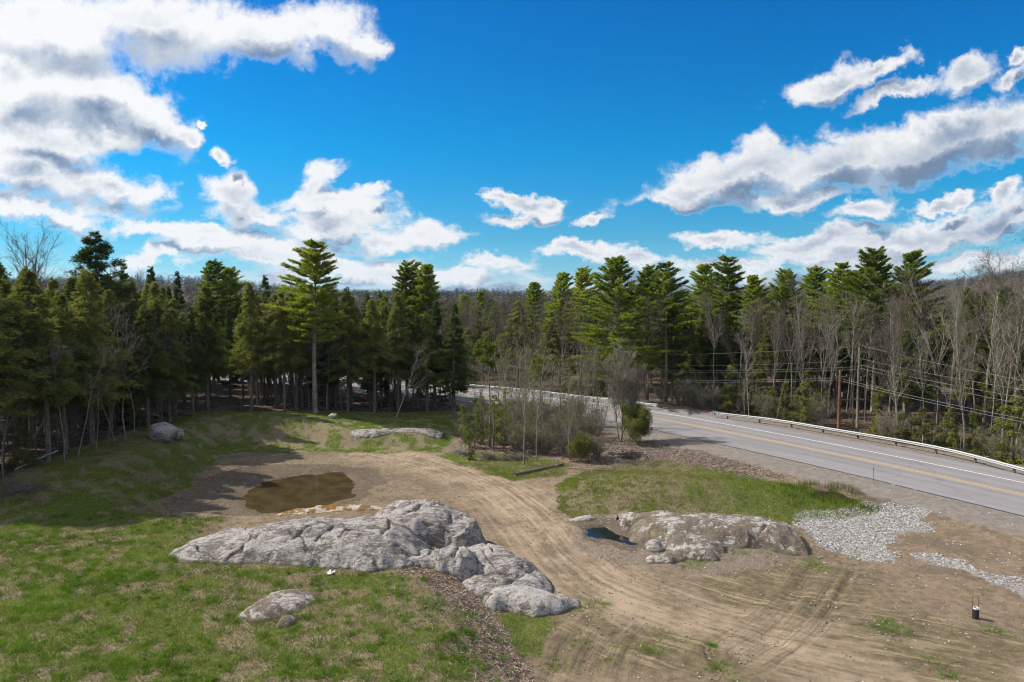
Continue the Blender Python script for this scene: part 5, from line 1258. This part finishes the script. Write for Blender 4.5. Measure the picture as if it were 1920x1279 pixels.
x, y, r = sample(-80, 60, 38, 110, 26000, lambda x, y: cover(x, y)['forest'] * 0.5, 33)
chips('forest_brush', x, y, r, 0.5, 2.2, 0.016, M['dead'], 'fallen sticks lying on the floor of the woods')

# ------------------------------------------------------------------ fallen wood, litter and small things
def log(name, a, b, r0, r1, matl, label, z=0.0, cat='log', stubs=4, seed=0):
    r = np.random.default_rng(seed); A = pt(*a); B = pt(*b); n = 9; t = np.linspace(0, 1, n)[:, None]
    P = A + (B - A) * t + np.stack([r.normal(0, .03, n), r.normal(0, .03, n), r.normal(0, .02, n)], 1); P[:, 2] += r0 * 0.7 + z * t[:, 0]
    o0 = P[0].copy(); P = P - o0; mb = MB(); mb.tube(P, np.linspace(r0, r1, n), 8)
    for k in range(stubs):
        i = int(r.integers(1, n - 1)); d = unit(np.append(r.normal(0, 1, 2), abs(r.normal(0, .6)))); mb.tube([P[i], P[i] + d * (r0 * 2 + .25)], [r0 * .3, r0 * .12], 5)
    return tag(link(name, mb.mesh(name, matl, True), None, tuple(o0)), label, cat)
log('fallen_log', (963, 893), (1056, 873), 0.17, 0.12, M['bark_c'], 'grey fallen log lying between the dirt track and the thicket', seed=1)
log('fallen_branch', (1100, 862), (1122, 870), 0.06, 0.03, M['bark_b'], 'pale broken branch right of the thicket', seed=2, cat='branch')
log('fallen_branch', (425, 1062), (436, 1070), 0.03, 0.02, M['bark_b'], 'short white stick in the grass below the long ledge', seed=3, cat='branch', stubs=0)
log('fallen_log', (28, 882), (110, 868), 0.09, 0.05, M['dead'], 'pale fallen trunk lying low in the left woods', 0.9, 'fallen tree', 9, 4)
log('fallen_branch', (1155, 968), (1160, 978), 0.05, 0.03, M['bark_b'], 'short pale stick on the rubble mound', seed=5, cat='branch', stubs=0)
log('fallen_branch', (905, 1180), (925, 1200), 0.03, 0.02, M['dead'], 'weathered stick on the wood chip slope', seed=6, cat='branch', stubs=2)
log('fallen_log', (262, 780), (300, 812), 0.08, 0.04, M['dead'], 'dead stem slanting down to the big boulder in the woods', 1.6, 'fallen tree', 6, 7)
# brush piles: loose heaps of sticks
def brush(px, py, w, h, n, seed, label, matl='dead'):
    c = pt(px, py); r = np.random.default_rng(seed); a = r.uniform(0, 6.28, n); p = np.stack([r.normal(0, w * .3, n), r.normal(0, w * .2, n), np.abs(r.normal(0, h * .4, n))], 1)
    d = np.stack([np.cos(a), np.sin(a), r.normal(0, .35, n)], 1) * r.uniform(.25, .9, n)[:, None]
    mb = MB(); mb.segs(p - d, p + d, np.full(n, .022), np.full(n, .008)); tag(link('brush_pile', mb.mesh('brush_pile', M[matl]), None, tuple(c)), label, 'brush pile')
brush(868, 852, 1.6, .9, 130, 1, 'tangled grey brush pile at the left front of the thicket')
brush(965, 862, 2.2, .9, 160, 2, 'brown brush pile at the foot of the tallest sapling', 'twig')
brush(920, 862, 1.2, .8, 90, 3, 'small dark brush pile under the yellow green saplings', 'twig')
brush(1178, 858, 1.5, .5, 90, 4, 'dark root tangle in the leaf litter near the road', 'darkwood')
brush(30, 925, 4.0, 0.8, 170, 5, 'heap of dead branches at the edge of the left woods', 'darkwood')

# crumpled scrap
c = pt(620, 1077); r = np.random.default_rng(3); g = np.linspace(-.16, .16, 7); X, Y = np.meshgrid(g, g)
v = np.stack([X.ravel() + r.normal(0, .02, 49), Y.ravel() + r.normal(0, .02, 49), .06 + np.abs(r.normal(0, .06, 49))], 1)
i = (np.arange(6)[:, None] * 7 + np.arange(6)[None]).ravel()
tag(link('plastic_scrap', mesh_np('plastic_scrap', v, np.stack([i, i + 1, i + 8, i + 7], 1), M['white']), None, tuple(c)), 'crumpled white scrap in the grass below the long ledge', 'litter')

# black drain pipe with a white rim and two steel rods
c = pt(1829, 1160); e = link('standing_pipe', None, None, tuple(c)); tag(e, 'short black pipe with a white rim standing in the dirt between two thin rods', 'pipe')
def ring(z0, z1, ro, ri, matl, nm, k=20):
    a = np.arange(k) * 2 * math.pi / k; cs = np.stack([np.cos(a), np.sin(a)], 1)
    v = np.concatenate([np.concatenate([cs * q, np.full((k, 1), z)], 1) for q, z in ((ro, z0), (ro, z1), (ri, z1), (ri, z0 + .01))])
    j = np.arange(k); j2 = (j + 1) % k; f = np.concatenate([np.stack([j + o * k, j2 + o * k, j2 + (o + 1) * k, j + (o + 1) * k], 1) for o in range(3)])
    return link(nm, mesh_np(nm, v, f, matl, False), e)
ring(-.05, .46, .13, .118, M['black'], 'pipe_body'); ring(.463, .53, .136, .122, M['white'], 'pipe_rim')
for sx_, lean in ((-.15, 0.0), (.15, -.05)):
    mb = MB(); mb.tube([(sx_, 0, -.1), (sx_ + lean, 0.02, 1.05)], .012, 6); link('rod', mb.mesh('rod', M['rebar']), e)

# thin road marker stake and the little stake at the guardrail gap
for px, py, h, lab in ((1637, 906, 1.25, 'thin dull stake standing on the near shoulder of the road'), (1336, 780, 0.8, 'small stake near the start of the right guardrail')):
    c = pt(px, py); e2 = link('marker_stake', None, None, tuple(c)); tag(e2, lab, 'stake')
    mb = MB(); mb.tube([(0, 0, -.1), (0.01, 0, h * .8)], .022, 6); link('shaft', mb.mesh('shaft', M['steelpost']), e2)
    mb = MB(); mb.box((0.012, 0, h * .9), (.06, .012, h * .2)); link('reflector_plate', mb.mesh('reflector_plate', M['steelpost']), e2)

# guardrails: W-beam on wooden posts
def guardrail(pts, label, ends, spacing=3.8):
    P = catmull(pts, 10); seg = np.linalg.norm(np.diff(P, axis=0), axis=1); cum = np.concatenate([[0], np.cumsum(seg)]); Lt = cum[-1]
    s = np.linspace(0, Lt, int(Lt / 0.95) + 1); C = np.stack([np.interp(s, cum, P[:, k]) for k in range(2)], 1)
    T = unit(np.gradient(C, axis=0)); Nn = np.stack([T[:, 1], -T[:, 0]], 1)        # towards the road
    o = np.array((C[0, 0], C[0, 1], ROADZ - .05)); e = link('guardrail', None, None, tuple(o)); tag(e, label, 'guardrail')
    prof = [(0.0, .44), (.03, .455), (.085, .50), (.085, .535), (.02, .575), (.02, .605), (.085, .645), (.085, .68), (.03, .725), (0.0, .745)]
    prof2 = [(a - .012, b) for a, b in prof[::-1]]; pr = prof + prof2; k = len(pr); n = len(C)
    v = np.stack([np.concatenate([C + Nn * (a + .10), np.full((n, 1), ROADZ - .05 + b)], 1) for a, b in pr], 1).reshape(-1, 3) - o
    i = np.arange(n - 1)[:, None] * k; j = np.arange(k)[None]; j2 = (j + 1) % k
    f = np.stack([i + j, i + j2, i + k + j2, i + k + j], -1).reshape(-1, 4)
    link('rail_beam', mesh_np('rail_beam', v, f, M['galv']), e)
    for q in np.arange(1.0, Lt, spacing):
        c = np.array([np.interp(q, s, C[:, kk]) for kk in range(2)]); t = np.array([np.interp(q, s, T[:, kk]) for kk in range(2)]); nn = np.array((t[1], -t[0]))
        rz = math.atan2(t[1], t[0]); z = H1(*c) ; zl = ROADZ - .05
        mb = MB(); mb.box((0, 0, (z - .3 + zl + .70) / 2 - zl), (.15, .15, zl + .70 - z + .3), rz)
        pm = link('post', mb.mesh('post', M['postwood']), e, (c[0] - nn[0] * .16 - o[0], c[1] - nn[1] * .16 - o[1], 0))
        mb = MB(); mb.box((0, 0, .6), (.12, .18, .32), rz); link('block', mb.mesh('block', M['postwood']), pm, (nn[0] * .168, nn[1] * .168, 0))
    for en in ends:
        i = 0 if en == 0 else -1; c = C[i] + Nn[i] * .12; t = T[i] * (-1 if en == 0 else 1); rz = math.atan2(t[1], t[0])
        mb = MB(); mb.box((t[0] * .25, t[1] * .25, .6), (.5, .16, .40), rz); mb.box((t[0] * .54, t[1] * .54, .6), (.06, .42, .50), rz)
        link('end_terminal', mb.mesh('end_terminal', M['galv']), e, (c[0] - o[0], c[1] - o[1], 0))
    return e
zr = ROADZ
gA = [pz(*p, zr) for p in [(700,716),(800,721),(905,730.5),(1000,739.5),(1100,752),(1170,760),(1226,767)]]
gB = [pz(*p, zr) for p in [(1348,784),(1450,796),(1562,815),(1700,839),(1800,860),(1920,893)]]
gB.append(gB[-1] + (gB[-1] - gB[-2]) * 1.5)
guardrail(gA, 'guardrail along the far side of the road bend ending left of the gap', (1,))
guardrail(gB, 'long guardrail along the far side of the road at the right', (0,))

# utility poles and their wires
def pole(px, D, top_y, r0, matl, label, arms, x=None):
    x = (px - CX) / F * D if x is None else x; z = H1(x, D); h = CAMH + (HOR - top_y) / F * D - z
    e = link('utility_pole', None, None, (x, D, z)); tag(e, label, 'utility pole')
    mb = MB(); mb.tube([(0, 0, -.5), (0, 0, h * .5), (0, 0, h)], [r0, r0 * .88, r0 * .72], 12); link('shaft', mb.mesh('shaft', matl, True), e)
    for dz, w in arms:
        mb = MB(); mb.box((0, -r0 - .06, h - dz), (w, .1, .12), R(-20)); a = link('crossarm', mb.mesh('crossarm', M['polewood2']), e)
        for q in (-.45, .45):
            mb = MB(); mb.tube([(q * w * math.cos(R(-20)), q * w * math.sin(R(-20)) - r0 - .06, h - dz + .062), (q * w * math.cos(R(-20)), q * w * math.sin(R(-20)) - r0 - .06, h - dz + .24)], [.05, .035], 8); link('insulator', mb.mesh('insulator', M['ceramic']), a)
    mb = MB(); mb.box((r0 + .05, -.05, h * .62), (.14, .16, .5)); link('junction_box', mb.mesh('junction_box', M['galv']), e)
    return x, D, z + h
D1, D2 = 74.0, 77.0
p1 = pole(1578, D1, 694, .17, M['polewood'], 'shorter reddish brown utility pole behind the right guardrail', ((.7, 1.2),))
p2 = pole(1613, D2, 643, .16, M['polewood2'], 'taller weathered utility pole just right of the reddish one', ((.25, 1.6),))
p0 = pole(0, 114, 652, .15, M['polewood2'], 'far utility pole hidden in the bare wood beyond the bend', ((.3, 1.4),), x=-7.0)
WN = [0]
def wire(a, b, sag, label, rad=.011):
    a, b = np.array(a, float), np.array(b, float); t = np.linspace(0, 1, 40)[:, None]; P = a + (b - a) * t; P[:, 2] -= 4 * sag * (t * (1 - t))[:, 0]
    mb = MB(); mb.tube(P - a, rad, 5); tag(link('power_line', mb.mesh('power_line', M['wire']), None, tuple(a)), label, 'cable', 'overhead cables')
def zat(y, D): return CAMH + (HOR - y) / F * D
names = ['topmost', 'second', 'third', 'fourth', 'fifth', 'lowest']
# to the left along the road
LW = [((p2[0], D2, zat(650, D2)), 676, 0.8), ((p2[0], D2, zat(676, D2)), 686, 1.0), ((p2[0], D2, zat(688, D2)), 695, 0.9), ((p2[0], D2, zat(693, D2)), 697, 0.9), ((p1[0], D1, zat(709, D1)), 705, 1.0), ((p1[0], D1, zat(713, D1)), 708, 1.0)]
for i, (a, yl, sag) in enumerate(LW):
    wire(a, (-7.0 + .2 * i, 114, zat(yl - 16, 114)), sag, '%s overhead cable running left from the poles' % names[i])
# to the right, out of the frame
q = np.array((56.0, 37.0))
RW = [((p2[0], D2, zat(647, D2)), 6.5, 1.0, 0), ((p2[0], D2, zat(672, D2)), 6.9, 1.1, .3), ((p2[0], D2, zat(684, D2)), 6.2, 1.1, .6), ((p2[0], D2, zat(690, D2)), 5.3, 1.1, .9), ((p1[0], D1, zat(710, D1)), 3.9, .9, 1.2), ((p1[0], D1, zat(714, D1)), 3.5, .9, 1.5)]
for i, (a, z1, sag, off) in enumerate(RW):
    wire(a, (q[0] + off * .3, q[1], z1), sag, '%s overhead cable running right from the poles' % names[i], .013)
print('trees', COUNT, sum(COUNT.values()))

# ---- the air between here and the hills
bpy.context.view_layer.update()
hb = MB(); hb.box((0, 1600, 62), (5600, 4000, 196))
hm = bpy.data.materials.new('haze'); hm.use_nodes = True; hn = NT(hm.node_tree); hm.node_tree.nodes.clear()
pv = hn.n('ShaderNodeVolumePrincipled'); pv.inputs['Color'].default_value = (0.50, 0.74, 1.0, 1); pv.inputs['Density'].default_value = 0.00005; pv.inputs['Anisotropy'].default_value = 0.2
hn.put(hn.n('ShaderNodeOutputMaterial').inputs['Volume'], pv.outputs[0])
tag(link('haze', hb.mesh('haze', hm)), kind='stuff')
